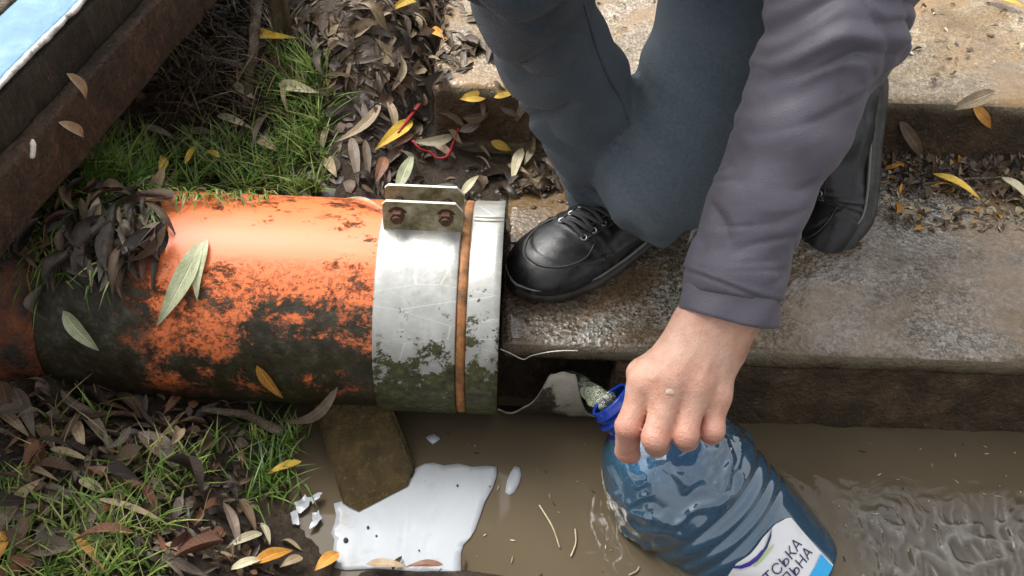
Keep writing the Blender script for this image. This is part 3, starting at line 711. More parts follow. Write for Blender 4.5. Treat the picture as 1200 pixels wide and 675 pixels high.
# board under the pipe
bv = [at(366, 470, y=-.03), at(456, 470, y=-.03), at(487, 548, z=.006), at(482, 572, z=.002), at(420, 604, z=.002), at(402, 594, z=.004)]
bm = bmesh.new(); vs = [bm.verts.new(V(p)) for p in bv]; fc = bm.faces.new(vs); bm.normal_update()
if fc.normal.z < 0: fc.normal_flip()
ex = bmesh.ops.extrude_face_region(bm, geom=[fc]); bmesh.ops.translate(bm, vec=(0, .022, -.03), verts=[e for e in ex['geom'] if isinstance(e, bmesh.types.BMVert)])
bmesh.ops.recalc_face_normals(bm, faces=bm.faces[:]); bmesh.ops.bevel(bm, geom=bm.edges[:], offset=.004, segments=2, affect='EDGES')
me = bpy.data.meshes.new('wet_board'); bm.to_mesh(me); bm.free(); me.materials.append(MT['board'])
o = bpy.data.objects.new('wet_board', me); COL.objects.link(o); tag(o, 'wet brown board slanting from under the pipe into the water', 'board')

# ------------------------------------------------------------------ bottle
BM = np.array([.1195, -.06, .1076]); BA = unit([.6923, -.3931, -.6052])
BE1 = unit(np.cross(BA, [0, 0, 1])); BE2 = np.cross(BE1, BA)
BR = .0838
def bprof(s):
    s = np.asarray(s, float)
    q = np.clip((s - .030) / .108, 0, 1); r = .0245 + (BR - .0245) * np.sqrt(np.clip(1 - (1 - q) ** 2, 0, 1))
    for c, w, dpt in ((.148, .0042, .0028), (.168, .004, .0024), (.184, .004, .0024), (.288, .004, .003), (.304, .004, .003)):
        r = r - dpt * np.exp(-((s - c) / w) ** 2)
    e = np.clip((s - .312) / .024, 0, 1); return r * np.sqrt(np.clip(1 - .55 * e ** 2.5, 0, 1))
def bpt(s, phi, r): return BM + BA * s + r * (math.cos(phi) * BE1 + math.sin(phi) * BE2)
def binv(px, py):
    v = ray(px, py)
    for t in np.arange(1.0, 1.5, .0006):
        w = CAM + t * v - BM; s = w @ BA
        if .03 < s < .34 and np.linalg.norm(w - s * BA) < bprof(s): return s, math.atan2(w @ BE2, w @ BE1)
    return .2, 1.0
bottle = empty('water_bottle', BM + BA * .33)
tag(bottle, 'large translucent blue plastic water bottle held tilted in the muddy water', 'bottle')
def bottle_grid(ss, n, r_of, relief=0.0):
    ph = np.linspace(0, 2 * math.pi, n, endpoint=False); vs = []
    for s in ss:
        rr = float(r_of(s))
        for p in ph: vs.append(bpt(s, p, rr))
    v = np.array(vs); k = len(ss)
    if relief:
        ax = v - BM; s = ax @ BA; rad = ax - s[:, None] * BA; rad /= np.linalg.norm(rad, axis=1)[:, None] + 1e-9
        loc = np.stack([ax @ BE1, ax @ BE2, s], 1)
        rg = 1 - np.abs(fbm(loc, 22, 2, 11)) * 4.2; rg = np.clip(rg, 0, 1) ** 1.6 + .5 * np.clip(1 - np.abs(fbm(loc, 46, 2, 19)) * 4.5, 0, 1) ** 1.5
        msk = sstep(.05, .075, s) * (1 - sstep(.132, .145, s)); wob = fbm(loc, 14, 2, 4)
        v = v + rad * ((rg * .0050 * msk) + wob * .0022 * sstep(.04, .07, s))[:, None]
    f = [(i * n + j, (i + 1) * n + j, (i + 1) * n + (j + 1) % n, i * n + (j + 1) % n) for i in range(k - 1) for j in range(n)]
    return v, f
ss = np.concatenate([np.linspace(.030, .05, 10), np.linspace(.0515, .325, 150), np.linspace(.3265, .336, 6)])
v, f = bottle_grid(ss, 150, bprof, 1.0)
base = [tuple(range(len(v) - 1, len(v) - 151, -1))]
bbo = mesh_obj('bottle_body', v, f + base, MT['bottle'], bottle)
_p = bbo.data.polygons[5000]; _c = np.array(_p.center) - BM; _c = _c - (_c @ BA) * BA
if np.array(_p.normal) @ _c < 0: bbo.data.flip_normals()
nk = [(-.002, .0215), (-.004, .0228), (-.002, .0240), (.004, .0240), (.0055, .0262), (.0075, .0262), (.009, .0240), (.013, .0240), (.0145, .0285), (.018, .0290), (.020, .0255), (.028, .0252), (.0315, .030)]
vs = []; n = 56
for s, r in nk:
    for j in range(n):
        p = 2 * math.pi * j / n; vs.append(bpt(s, p, r + .0004 * math.sin(7 * p)))
f = [(i * n + j, i * n + (j + 1) % n, (i + 1) * n + (j + 1) % n, (i + 1) * n + j) for i in range(len(nk) - 1) for j in range(n)]
mesh_obj('bottle_neck', vs, f, MT['neck'], bottle)
# water inside, cut level
v, f = bottle_grid(np.linspace(.045, .333, 70), 64, lambda s: bprof(s) * .975)
bm = bmesh.new(); bv_ = [bm.verts.new(V(p)) for p in v]
for q in f: bm.faces.new([bv_[i] for i in q])
bm.faces.new(bv_[-64:]); bm.faces.new(bv_[:64][::-1])
g = bmesh.ops.bisect_plane(bm, geom=bm.verts[:] + bm.edges[:] + bm.faces[:], plane_co=(0, 0, .074), plane_no=(0, 0, 1), clear_outer=True)
eds = [e for e in g['geom_cut'] if isinstance(e, bmesh.types.BMEdge)]
bmesh.ops.holes_fill(bm, edges=[e for e in bm.edges if e.is_boundary], sides=0); bmesh.ops.recalc_face_normals(bm, faces=bm.faces[:])
me = bpy.data.meshes.new('water_inside'); bm.to_mesh(me); bm.free(); me.materials.append(MT['inner']); me.polygons.foreach_set('use_smooth', [True] * len(me.polygons))
o = bpy.data.objects.new('water_inside', me); COL.objects.link(o); o.parent = bottle; o.matrix_parent_inverse = parent_world(bottle).inverted()
# label: wavy upper edge, straight end
LP1 = math.radians(94); LP0 = math.radians(-40)
def label_top(phi):
    d = math.degrees(phi)
    return .2065 + float(np.interp(d, [-40, 10, 26, 40, 52, 66, 80, 90, 94], [.012, .004, -.004, -.012, -.0105, -.013, -.011, -.004, .001]))
vs = []; n1, n2 = 70, 12
for i in range(n1):
    p = LP0 + (LP1 - LP0) * i / (n1 - 1); a = label_top(p)
    for j in range(n2):
        s = a + (.279 - a) * j / (n2 - 1); vs.append(bpt(s, p, BR + .0012 + .0006 * math.sin(p * 9 + s * 60)))
f = [(i * n2 + j, (i + 1) * n2 + j, (i + 1) * n2 + j + 1, i * n2 + j + 1) for i in range(n1 - 1) for j in range(n2 - 1)]
lab = mesh_obj('label', vs, f, MT['label'], bottle)
def ink_patch(name, mat, rows, lift=.0024):
    """rows: list of (phi_deg, s_top, s_bottom)"""
    vs = []
    for d, a, b in rows:
        for t in (0, .33, .67, 1): vs.append(bpt(a + (b - a) * t, math.radians(d), BR + lift))
    f = [(i * 4 + j, (i + 1) * 4 + j, (i + 1) * 4 + j + 1, i * 4 + j + 1) for i in range(len(rows) - 1) for j in range(3)]
    return mesh_obj(name, vs, f, mat, lab)
ink_patch('cyan_stripe', MT['cyan'], [(d, .262 - .00006 * (d - 40), .2785) for d in np.linspace(-30, 92, 30)])
def ink_poly(name, mat, pix, lift=.0026):
    """a flat print drawn on the label through points of the printed outline"""
    P = []
    for px, py in pix:
        s, p = binv(px, py); P.append(bpt(s, p, BR + lift))
    n = len(P) // 2; f = [(i, i + 1, len(P) - 2 - i, len(P) - 1 - i) for i in range(n - 1)]
    return mesh_obj(name, P, f, mat, lab, False)
ink_poly('printed_swoosh', MT['violet'], [(858, 662), (868, 661), (877, 657), (886, 650), (892, 643), (893, 648), (887, 656), (878, 662), (868, 665), (858, 664)][:10])
ink_poly('printed_swoosh', MT['ink'], [(890, 648), (896, 638), (900, 627), (902, 619), (902.5, 619.5), (902, 629), (898, 641), (891, 651)])
ink_poly('printed_swoosh', MT['lime'], [(882, 661), (890, 653), (899, 643), (905, 637), (905.5, 638), (900, 646), (892, 656), (883, 663)])
def ink_text(txt, s_base, phi_end, size):
    cu = bpy.data.curves.new('lettering', 'FONT'); cu.body = txt; cu.size = size; cu.align_x = 'RIGHT'; cu.resolution_u = 3
    ob = bpy.data.objects.new('lettering_source', cu); COL.objects.link(ob)
    me0 = ob.to_mesh(); v = np.array([q.co[:] for q in me0.vertices]); f = [tuple(p.vertices) for p in me0.polygons]
    ob.to_mesh_clear(); bpy.data.objects.remove(ob); bpy.data.curves.remove(cu)
    w = [bpt(s_base - y, phi_end + x / BR, BR + .0026) for x, y, _ in v]
    return mesh_obj('lettering', w, f, MT['ink'], lab, False)
ink_text('КАРПАТСЬКА', .2335, math.radians(85), .0165)
ink_text('ДЖЕРЕЛЬНА', .2490, math.radians(87), .0165)

# ------------------------------------------------------------------ stand-ins for sky reflections, floating bits
def flat_poly(name, pix, z, mat, label, cat, undul=.0012, seed=0, sub=4, parent=None):
    bm = bmesh.new(); vs = [bm.verts.new(V(at(px, py, z=z))) for px, py in pix]
    fc = bm.faces.new(vs); bm.normal_update()
    if fc.normal.z < 0: fc.normal_flip()
    bmesh.ops.triangulate(bm, faces=bm.faces[:])
    for _ in range(sub):
        bmesh.ops.subdivide_edges(bm, edges=[e for e in bm.edges if e.calc_length() > .012], cuts=1); bmesh.ops.triangulate(bm, faces=[q for q in bm.faces if len(q.verts) > 4])
    co = np.array([q.co[:] for q in bm.verts]); dz = undul * fbm(co, 18, 3, seed)
    for q, d in zip(bm.verts, dz): q.co.z += d
    ex = bmesh.ops.extrude_face_region(bm, geom=bm.faces[:]); bmesh.ops.translate(bm, vec=(0, 0, -.0024), verts=[e for e in ex['geom'] if isinstance(e, bmesh.types.BMVert)])
    bmesh.ops.recalc_face_normals(bm, faces=bm.faces[:])
    me = bpy.data.meshes.new(name); bm.to_mesh(me); bm.free(); me.materials.append(mat); me.polygons.foreach_set('use_smooth', [True] * len(me.polygons))
    o = bpy.data.objects.new(name, me); COL.objects.link(o)
    if parent is not None: o.parent = parent
    if label: tag(o, label, cat)
    return o
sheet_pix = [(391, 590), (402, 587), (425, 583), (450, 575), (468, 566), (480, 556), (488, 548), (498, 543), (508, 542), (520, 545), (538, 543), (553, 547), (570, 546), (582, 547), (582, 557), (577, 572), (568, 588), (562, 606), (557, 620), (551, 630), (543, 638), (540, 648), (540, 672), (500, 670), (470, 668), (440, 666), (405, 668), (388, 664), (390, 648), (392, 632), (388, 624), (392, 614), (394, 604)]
sheet = flat_poly('sky_reflection_sheet', sheet_pix, .0016, MT['sheet'], 'white sheet added in place of sky reflected in the brown water', 'sky reflection', .0009, 3)  # flat white shape stands in for sky mirrored in calm water
flat_poly('sky_reflection_tail', [(603, 546), (609, 548), (611, 556), (608, 567), (603, 576), (597, 580), (592, 576), (594, 564), (598, 554)], .0016, MT['sheet'], None, None, .0003, 4, 2, sheet)
def ribbon(pix, w, z, name, mat, parent, wv=None):
    P = catmull([at(px, py, z=z) for px, py in pix], 6); T = np.gradient(P, axis=0); T /= np.linalg.norm(T, axis=1)[:, None]
    N = np.cross(T, [0, 0, 1]); ww = w * np.sin(np.linspace(.15, math.pi - .15, len(P)))
    v = np.vstack([P + N * ww[:, None], P - N * ww[:, None]]); k = len(P)
    f = [(i, k + i, k + i + 1, i + 1) for i in range(k - 1)]
    return mesh_obj(name, v, f, MT[mat], parent)
for px, py, r in ((431, 618, .0022), (405, 633, .0036), (441, 628, .0016), (448, 657, .0018), (443, 661, .0014), (491, 645, .0013), (536, 569, .0018), (574, 570, .0013)):
    c = at(px, py, z=.0030); v, f = tube([c - [r * .6, 0, 0], c, c + [r * .7, .0005, 0]], [r * .5, r, r * .5], 7); mesh_obj('speck', v * [1, 1, .3] + [0, 0, .7 * .0030], f, MT['speck'], sheet)
flat_poly('paper_chip', [(499, 513), (508, 507), (516, 514), (507, 520)], .003, MT['sheet'], 'small square white chip floating below the pipe clamp', 'litter', .0003, 6, 1)
# white curls added for sky glints at the waterline
def glint_patch(outline, lift, amp, seed):
    P = np.array([hit(px, py, lift) for px, py in outline]); c = P.mean(0); n = len(P); vs = [c]; K = 5
    for r_ in range(1, K + 1):
        for j in range(n * 3):
            u_ = j / 3; i = int(u_) % n; t = u_ - int(u_); e = P[i] * (1 - t) + P[(i + 1) % n] * t; vs.append(c + (e - c) * (r_ / K) * (1 + .10 * math.sin(j * 2.4 + seed)))
    v = np.array(vs); v[:, 2] += amp * fbm(v + seed, 60, 3, seed) + .002; m = n * 3
    f = [(0, 1 + j, 1 + (j + 1) % m) for j in range(m)] + [(1 + r_ * m + j, 1 + (r_ + 1) * m + j, 1 + (r_ + 1) * m + (j + 1) % m, 1 + r_ * m + (j + 1) % m) for r_ in range(K - 1) for j in range(m)]
    return v, f
sc = MB()
for k_, ol in enumerate(([(346, 592), (358, 584), (366, 588), (360, 600), (350, 606)], [(362, 590), (372, 584), (379, 583), (376, 590), (368, 596)], [(366, 604), (374, 602), (378, 612), (370, 622), (362, 624), (367, 614)], [(341, 606), (349, 603), (352, 618), (344, 618)])):
    v, f = glint_patch(ol, .006, .007, k_ * 3 + 1); sc.add(v, f)
tag(sc.build('sky_glints', MT['sheet']), 'white curls added for sky glints along the muddy waterline', 'sky glint')
# clear film added for sky-lit ripples on the right
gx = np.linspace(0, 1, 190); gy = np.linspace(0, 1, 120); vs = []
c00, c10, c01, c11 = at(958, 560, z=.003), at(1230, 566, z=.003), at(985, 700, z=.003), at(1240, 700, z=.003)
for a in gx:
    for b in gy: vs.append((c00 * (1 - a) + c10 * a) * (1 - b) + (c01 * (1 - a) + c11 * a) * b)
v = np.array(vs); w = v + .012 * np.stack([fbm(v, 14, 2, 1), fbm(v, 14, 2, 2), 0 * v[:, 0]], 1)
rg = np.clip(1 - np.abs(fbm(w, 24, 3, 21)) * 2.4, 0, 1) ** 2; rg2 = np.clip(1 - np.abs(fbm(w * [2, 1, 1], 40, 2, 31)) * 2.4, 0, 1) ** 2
ridge_glint = np.clip(rg ** 4 * np.clip(.35 + 1.5 * fbm(w, 11, 2, 77), 0, 1) + .6 * rg2 ** 5 * np.clip(.2 + 1.6 * fbm(w, 9, 2, 78), 0, 1), 0, 1)
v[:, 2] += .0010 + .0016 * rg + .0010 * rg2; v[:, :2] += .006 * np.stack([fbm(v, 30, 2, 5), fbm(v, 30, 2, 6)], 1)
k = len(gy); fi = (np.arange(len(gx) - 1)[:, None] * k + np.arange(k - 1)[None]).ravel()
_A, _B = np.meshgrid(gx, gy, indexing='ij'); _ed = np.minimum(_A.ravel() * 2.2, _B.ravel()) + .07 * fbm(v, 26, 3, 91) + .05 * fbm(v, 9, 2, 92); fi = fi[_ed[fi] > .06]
tag(mesh_obj('ripple_glint_film', v, np.stack([fi, fi + 1, fi + k + 1, fi + k], 1), MT['film']), 'clear film added for rippled sky reflection right of the bottle', 'rippled reflection')
fo = bpy.context.scene.objects['ripple_glint_film']
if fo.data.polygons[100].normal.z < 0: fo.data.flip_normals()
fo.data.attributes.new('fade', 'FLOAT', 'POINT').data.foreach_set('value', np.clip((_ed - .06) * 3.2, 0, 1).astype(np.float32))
at_ = fo.data.attributes.new('crease', 'FLOAT', 'POINT'); at_.data.foreach_set('value', ridge_glint.astype(np.float32))  # 'crease' here carries the painted sky glints, not folds in plastic
for i, (a, b, lab_) in enumerate((((632, 592), (656, 642), 'long pale straw floating left of the bottle'), ((674, 620), (669, 652), 'short straw beside the longer one left of bottle'), ((737, 674), (749, 664), 'tiny straw floating at the bottle’s left edge'))):
    pa, pb2 = at(*a, z=.002), at(*b, z=.002); v, f = tube(catmull([pa, (pa + pb2) / 2 + [.003, 0, 0], pb2], 4), .0009, 5)
    tag(mesh_obj('straw', v, f, MT['l_cream']), lab_, 'straw', 'straws floating in the stream')

mb = MB()
for _ in range(110):
    px, py = random.uniform(500, 1200), random.uniform(505, 676); p = at(px, py, z=.0012)
    if abs(p[0] - .25) < .11 and p[1] > -.3: continue
    r = random.uniform(.0004, .0013); a = random.uniform(0, 6.28); L = random.uniform(1, 4); d_ = np.array([math.cos(a), math.sin(a), 0]) * r * L
    v, f = tube([p - d_, p, p + d_], [r * .3, r, r * .3], 5); v[:, 2] = .0012 + (v[:, 2] - .0012) * .4; mb.add(v, f, random.randrange(3))
tag(mb.build('floating_specks', [MT['l_dark'], MT['l_tan'], MT['l_cream']]), 'fine plant specks drifting on the brown stream', 'debris', None, 'stuff')

# ------------------------------------------------------------------ person
person = empty('person', (.22, .25, STEP_H))
tag(person, 'person in dark jeans and grey violet jacket kneeling on the step holding the bottle', 'person')
def net_part(name, fn, lo, hi, h, mat, parent, it=2, disp=None):
    v, f = surface_net(fn, lo, hi, h); v = relax(v, f, it)
    if disp is not None:
        v = v + vnormals(v, f) * disp(v)[:, None]
    return mesh_obj(name, v, f, mat, parent)
# --- legs
HIPR, HIPL = np.array([.13, .44, .68]), np.array([.31, .44, .64])
RL = [at(733, 222, y=.214), at(728, 200, y=.202), at(703, 150, y=.178), at(680, 108, y=.148), at(654, 60, y=.108), at(627, 0, y=.050), at(604, -62, y=-.010)]
RLr = [.053, .053, .054, .054, .051, .049, .056]
KN = at(776, 199, y=.140)
TH = [KN, at(803, 150, y=.150), at(834, 90, y=.185), at(862, 0, y=.250), HIPL]
THr = [.0675, .0700, .0715, .0750, .095]
ANK = at(978, 142, y=.330)
SH = [KN, KN * .45 + ANK * .55 + np.array([0, .01, .012]), ANK]
SHr = [.066, .060, .050]
hem_n = unit(RL[1] - RL[0]); hem2_n = unit(SH[1] - SH[2])
def jeans_sdf(P):
    d = chain(P, RL, RLr, .02)
    d = smin(d, sd_cone(P, RL[-1] + [0, .01, .01], HIPR, .056, .098), .012)
    hemb = 0
    inner = sd_cone(P, RL[0] - hem_n * .05, RL[1], .044, .045)
    hemd = -((P - RL[0]) @ hem_n) - .006 * np.sin(20 * P[..., 0])
    d = np.maximum(np.maximum(d, hemd), -inner)
    e = chain(P, TH, THr, .03); e = smin(e, np.maximum(chain(P, SH, SHr, .03), -((P - SH[2]) @ hem2_n)), .035)
    pel = sd_cone(P, HIPR + [.03, .02, .03], HIPL + [-.03, .02, .03], .125, .125)
    d = np.minimum(d, e) ; return smin(d, pel, .06)
def jeans_wr(v):
    n = fbm(v, 8, 2, 4)
    u = (v - RL[0]) @ hem_n; near = np.exp(-((u - .02) / .06) ** 2) * (np.linalg.norm(v - RL[0], axis=1) < .14)
    a = .0105 * near * (np.sin(u * 105 + 2.6 * fbm(v, 14, 2, 1) * 2) ** 3 + .4 * np.sin(u * 70 + v[:, 0] * 60))
    rd = lambda P, f, sd: np.clip(np.abs(vnoise(P, f, sd)) * 3.2, 0, 1) ** .8 - .6
    d1 = unit([.75, .15, -.65]); d2 = unit([.6, .3, .75]); e1 = np.cross(d1, [0, 1, 0]); e2 = np.cross(d2, [0, 1, 0])
    w1 = np.stack([v @ d1 * .35, v @ e1 * 1.3, v[:, 1] * .6], 1); w2 = np.stack([v @ d2 * .35, v @ e2 * 1.3, v[:, 1] * .6], 1)
    shin = sstep(.02, -.03, (v - KN) @ unit([1, -.15, .1]) + .075)
    b = .0098 * rd(w1, 19, 5) * (.16 + .84 * shin) + .0085 * rd(w2, 18, 15) * shin
    kd = np.linalg.norm(v - (KN + [-.030, .0, .11]), axis=1); c = .006 * np.exp(-(kd / .06) ** 2) * np.sin(v @ unit([.5, .2, .9]) * 120 + 2 * n)
    lo = v - KN; low = np.exp(-(lo[:, 2] + .045) ** 2 / .0006) * .0035 * np.sin(v[:, 0] * 120 + 5 * n) * (np.abs(lo[:, 0]) < .12)
    return a + b + c + low + .0022 * n
net_part('jeans', jeans_sdf, (-.10, -.13, .10), (.56, .62, .80), .0052, MT['denim'], person, 2, jeans_wr)
jeans_o = bpy.context.scene.objects['jeans']
_jv = np.array([q.co[:] for q in jeans_o.data.vertices]); _w = np.exp(-np.linalg.norm(_jv - (KN + [-.015, -.055, .02]), axis=1) ** 2 / .0075) + .8 * np.exp(-np.linalg.norm((_jv - (TH[2] + [-.03, -.06, .02])) * [1, 1, .55], axis=1) ** 2 / .0075) + .35 * np.exp(-np.linalg.norm(_jv - (RL[4] + [-.02, -.05, 0]), axis=1) ** 2 / .006)
jeans_o.data.attributes.new('lit_fade', 'FLOAT', 'POINT').data.foreach_set('value', np.clip(_w, 0, 1).astype(np.float32))  # fade mask also brightens knee and thigh the way light would
# side seam running down the planted shin
sm = [at(px, py, y=yy) for px, py, yy in ((700, -30, -.035), (703, 0, -.015), (712, 40, .020), (722, 78, .060), (737, 106, .098))]
jb = BVHTree.FromPolygons([tuple(q.co) for q in jeans_o.data.vertices], [tuple(q.vertices) for q in jeans_o.data.polygons])
def seam(pix, r, nm='seam'):
    P = []
    q = catmull([(px, py, 0) for px, py in pix], 9)
    for px, py, _ in q:
        h = jb.ray_cast(V(CAM), V(unit(ray(px, py))))
        if h[0] is not None: P.append(np.array(h[0] + h[1] * .0006))
    if len(P) > 2:
        v, f = tube(P, r, 6); mesh_obj(nm, v, f, MT['seam'], jeans_o)
seam([(684, 4), (690, 25), (697, 50), (705, 72), (715, 95), (728, 118), (735, 140)], .0011)
ha = unit(np.cross(hem_n, FW)); hb = np.cross(hem_n, ha); vs = []
for u_, r_ in ((.018, .0522), (.0185, .0545), (.016, .0552), (.004, .0556), (.0, .0552), (-.002, .0538), (.0, .0500), (.01, .048)):
    for j in range(72):
        t = 2 * math.pi * j / 72; e = .0018 * math.sin(3 * t + 1) + .0012 * math.sin(5 * t)
        vs.append(RL[0] + hem_n * (u_ + .003 * math.sin(2 * t)) + (r_ + e) * (math.cos(t) * ha + math.sin(t) * hb))
mesh_obj('hem', vs, [(i * 72 + j, (i + 1) * 72 + j, (i + 1) * 72 + (j + 1) % 72, i * 72 + (j + 1) % 72) for i in range(7) for j in range(72)], MT['denim'], jeans_o)
# --- planted ankle and hidden skin are part of one body mesh built with the hand below
# --- shoes
def make_shoe(M, bend, name_label):
    """M: 4x4 from shoe space (toe +x, up +z, heel at x=0) to the world; bend: toe flex in radians"""
    root = empty('shoe'); root.parent = person; root.matrix_parent_inverse = parent_world(person).inverted()
    if name_label: root['label'] = name_label
    def place(v):
        v = np.array(v, float)
        if bend:
            x = v[:, 0]; t = np.clip((x - .175) / .05, 0, 1) * bend; o = x - .175; m = o > 0
            ang = t * .5; r = v.copy()
            r[m, 0] = .175 + o[m] * np.cos(ang[m]) - v[m, 2] * np.sin(t[m]); r[m, 2] = v[m, 2] * np.cos(t[m]) + o[m] * np.sin(ang[m]) * 1.15
            v = r
        return v @ M[:3, :3].T + M[:3, 3]
    def outline(x):      # half widths of the sole, lateral (+y) and medial (-y)
        k = [0, .008, .025, .06, .11, .16, .20, .24, .262, .276, .285]
        la = [.006, .022, .032, .035, .038, .045, .048, .043, .034, .022, .004]; md = [.006, .022, .032, .033, .034, .042, .047, .045, .036, .024, .004]
        return np.interp(x, k, la), np.interp(x, k, md)
    xs = .285 * (.5 - .5 * np.cos(np.linspace(0, math.pi, 44)))
    loop = [(x, outline(x)[0]) for x in xs] + [(x, -outline(x)[1]) for x in xs[::-1][1:-1]]
    loop = np.array(loop); k = len(loop); cen = np.array([.14, 0])
    def ring(z, g): q = loop.copy(); d = q - cen; L = np.linalg.norm(d, axis=1)[:, None]; q = q + d / L * g; return np.c_[q, np.full(k, z) + .006 * sstep(.2, .285, q[:, 0]) + .004 * sstep(.05, 0, q[:, 0])]
    def stack(rings, cap=True):
        v = np.vstack(rings); f = [(i * k + j, i * k + (j + 1) % k, (i + 1) * k + (j + 1) % k, (i + 1) * k + j) for i in range(len(rings) - 1) for j in range(k)]
        if cap: f += [tuple(range(k - 1, -1, -1)), tuple(range((len(rings) - 1) * k, len(rings) * k))]
        return v, f
    v, f = stack([ring(.0, -.004), ring(.001, .001), ring(.004, .0035), ring(.012, .0035), ring(.0125, .0025), ring(.019, .0035), ring(.0225, .0030), ring(.0235, .001)])
    sole = mesh_obj('sole', place(v), f, MT['rubber'], root)
    v, f = stack([ring(.0220, .0026), ring(.0224, .0044), ring(.0240, .0044), ring(.0244, .0020)], False)
    mesh_obj('sole_line', place(v), f, MT['foxing'], sole)
    def up(P):
        d = sd_ell(P, (.235, -.001, .026), (.050, .044, .028))
        d = smin(d, sd_ell(P, (.205, 0, .030), (.058, .0455, .030)), .02)
        d = smin(d, sd_cone(P, (.20, 0, .029), (.11, .002, .060), .026, .035), .03)
        d = smin(d, sd_cone(P, (.17, 0, .028), (.05, 0, .03), .040, .033), .02)
        d = smin(d, sd_cone(P, (.095, .001, .050), (.062, 0, .105), .038, .036), .025)
        d = smin(d, sd_cone(P, (.045, 0, .03), (.040, 0, .085), .032, .030), .02)
        d = np.maximum(d, .018 - P[..., 2]); d = smax(d, P[..., 2] - (.100 - .12 * (P[..., 0] - .06) * (P[..., 0] < .06) + .18 * np.clip(P[..., 0] - .075, 0, 1)), .004)
        inn = sd_cone(P, (.08, .0, .07), (.060, 0, .13), .029, .031); return smax(d, -inn, .003)
    v, f = surface_net(up, (-.01, -.07, .01), (.30, .07, .125), .0026); v = relax(v, f, 2)
    nrm = vnormals(v, f)
    crease = .0011 * np.sin((v[:, 0] - .3 * v[:, 2]) * 420 + 3 * fbm(v, 20, 2, 3)) * np.exp(-((v[:, 0] - .185) / .022) ** 2)
    arc = np.hypot((v[:, 0] - .19) / .064, v[:, 1] / .047); cap_ = .0014 * sstep(.99, .93, np.where(v[:, 0] > .19, arc, 2.0)) * (v[:, 2] > .04)
    rand = .0016 * sstep(.043, .040, v[:, 2] - .010 * sstep(.13, .24, v[:, 0]) - .02 * sstep(.07, .02, v[:, 0]))
    v = v + nrm * (crease + rand + cap_ + .0006 * fbm(v, 60, 2, 5))[:, None]
    bvh = BVHTree.FromPolygons([tuple(p) for p in v], [tuple(map(int, q)) for q in f])
    upper = mesh_obj('upper', place(v), f, MT['leather'], root)
    def top(x, y, lift=.001):
        h = bvh.ray_cast(Vector((x, y, .2)), Vector((0, 0, -1))); n = h[1] or Vector((0, 0, 1))
        p = h[0] if h[0] else Vector((x, y, .05)); return np.array(p + n * lift), np.array(n)
    # stitched panel lines
    def line(pts, r=.0009, mat='rubber', nm='stitch_line', lift=.0006):
        P = catmull([top(x, y, lift)[0] for x, y in pts], 5); vv, ff = tube(P, r, 5); mesh_obj(nm, place(vv), ff, MT[mat], upper)
    line([(.196, -.030), (.215, -.036), (.240, -.031), (.259, -.016), (.264, 0), (.259, .016), (.240, .031), (.215, .036), (.196, .030)], .0011)
    line([(.198, -.024), (.205, 0), (.198, .024)], .0012)
    for s in (-1, 1):
        line([(.200, s * .021), (.170, s * .024), (.140, s * .026), (.115, s * .027)], .0010)
        line([(.188, s * .012), (.160, s * .013), (.13, s * .0145), (.112, s * .016)], .0014)
    lx = np.linspace(.202, .128, 6)
    for i, x in enumerate(lx):
        for s in (-1, 1):
            c, n = top(x, s * .0185, .0008); a = unit(np.cross(n, [1, 0, 0])); b = np.cross(n, a)
            q = [c + .0034 * (math.cos(t) * a + math.sin(t) * b) for t in np.linspace(0, 2 * math.pi, 11)]
            vv, ff = tube(q, .0011, 5, False); mesh_obj('eyelet', place(vv), ff, MT['eyelet'], upper)
        x2 = lx[min(i + 1, 5)]
        P = [top(x, -.0185, .001)[0], top(x * .8 + x2 * .2, -.010, .0035)[0], top(x * .5 + x2 * .5, 0, .0048)[0], top(x * .3 + x2 * .7, .010, .0035)[0], top(x * .1 + x2 * .9, .0185, .001)[0]]
        vv, ff = tube(catmull(P, 5), .0034, 8, True, .45); mesh_obj('lace', place(vv), ff, MT['lace'], upper)
        P = [top(x, .0185, .001)[0], top(x, .010, .0025)[0], top(x, 0, .0034)[0], top(x, -.010, .0025)[0], top(x, -.0185, .001)[0]]
        vv, ff = tube(catmull(P, 5), .0032, 8, True, .45); mesh_obj('lace', place(vv), ff, MT['lace'], upper)
    return root
def frame(fwd, up_, org, off=(0, 0, 0), sc=1.0, zs=1.0):
    f_ = unit(fwd); u_ = np.asarray(up_, float); u_ = unit(u_ - f_ * (u_ @ f_)); s_ = np.cross(u_, f_)
    M = np.eye(4); M[:3, 0], M[:3, 1], M[:3, 2] = f_, s_, u_; M[:3, :3] *= sc; M[:3, 2] *= zs; M[:3, 3] = np.asarray(org, float); return M
F1 = unit([-.74, -.67, 0])
make_shoe(frame(F1, (0, 0, 1), np.array([.012, .072, STEP_H + .001]) - F1 * .285 * 1.02, sc=1.02, zs=.86), 0, 'planted black shoe flat on the step')
F2 = unit([-.10, -.62, -.76])
make_shoe(frame(F2, (-.88, -.28, .45), np.array([.428, .247, STEP_H + .004]) - F2 * .185), .62, 'rear black shoe standing on its toe with the heel raised')

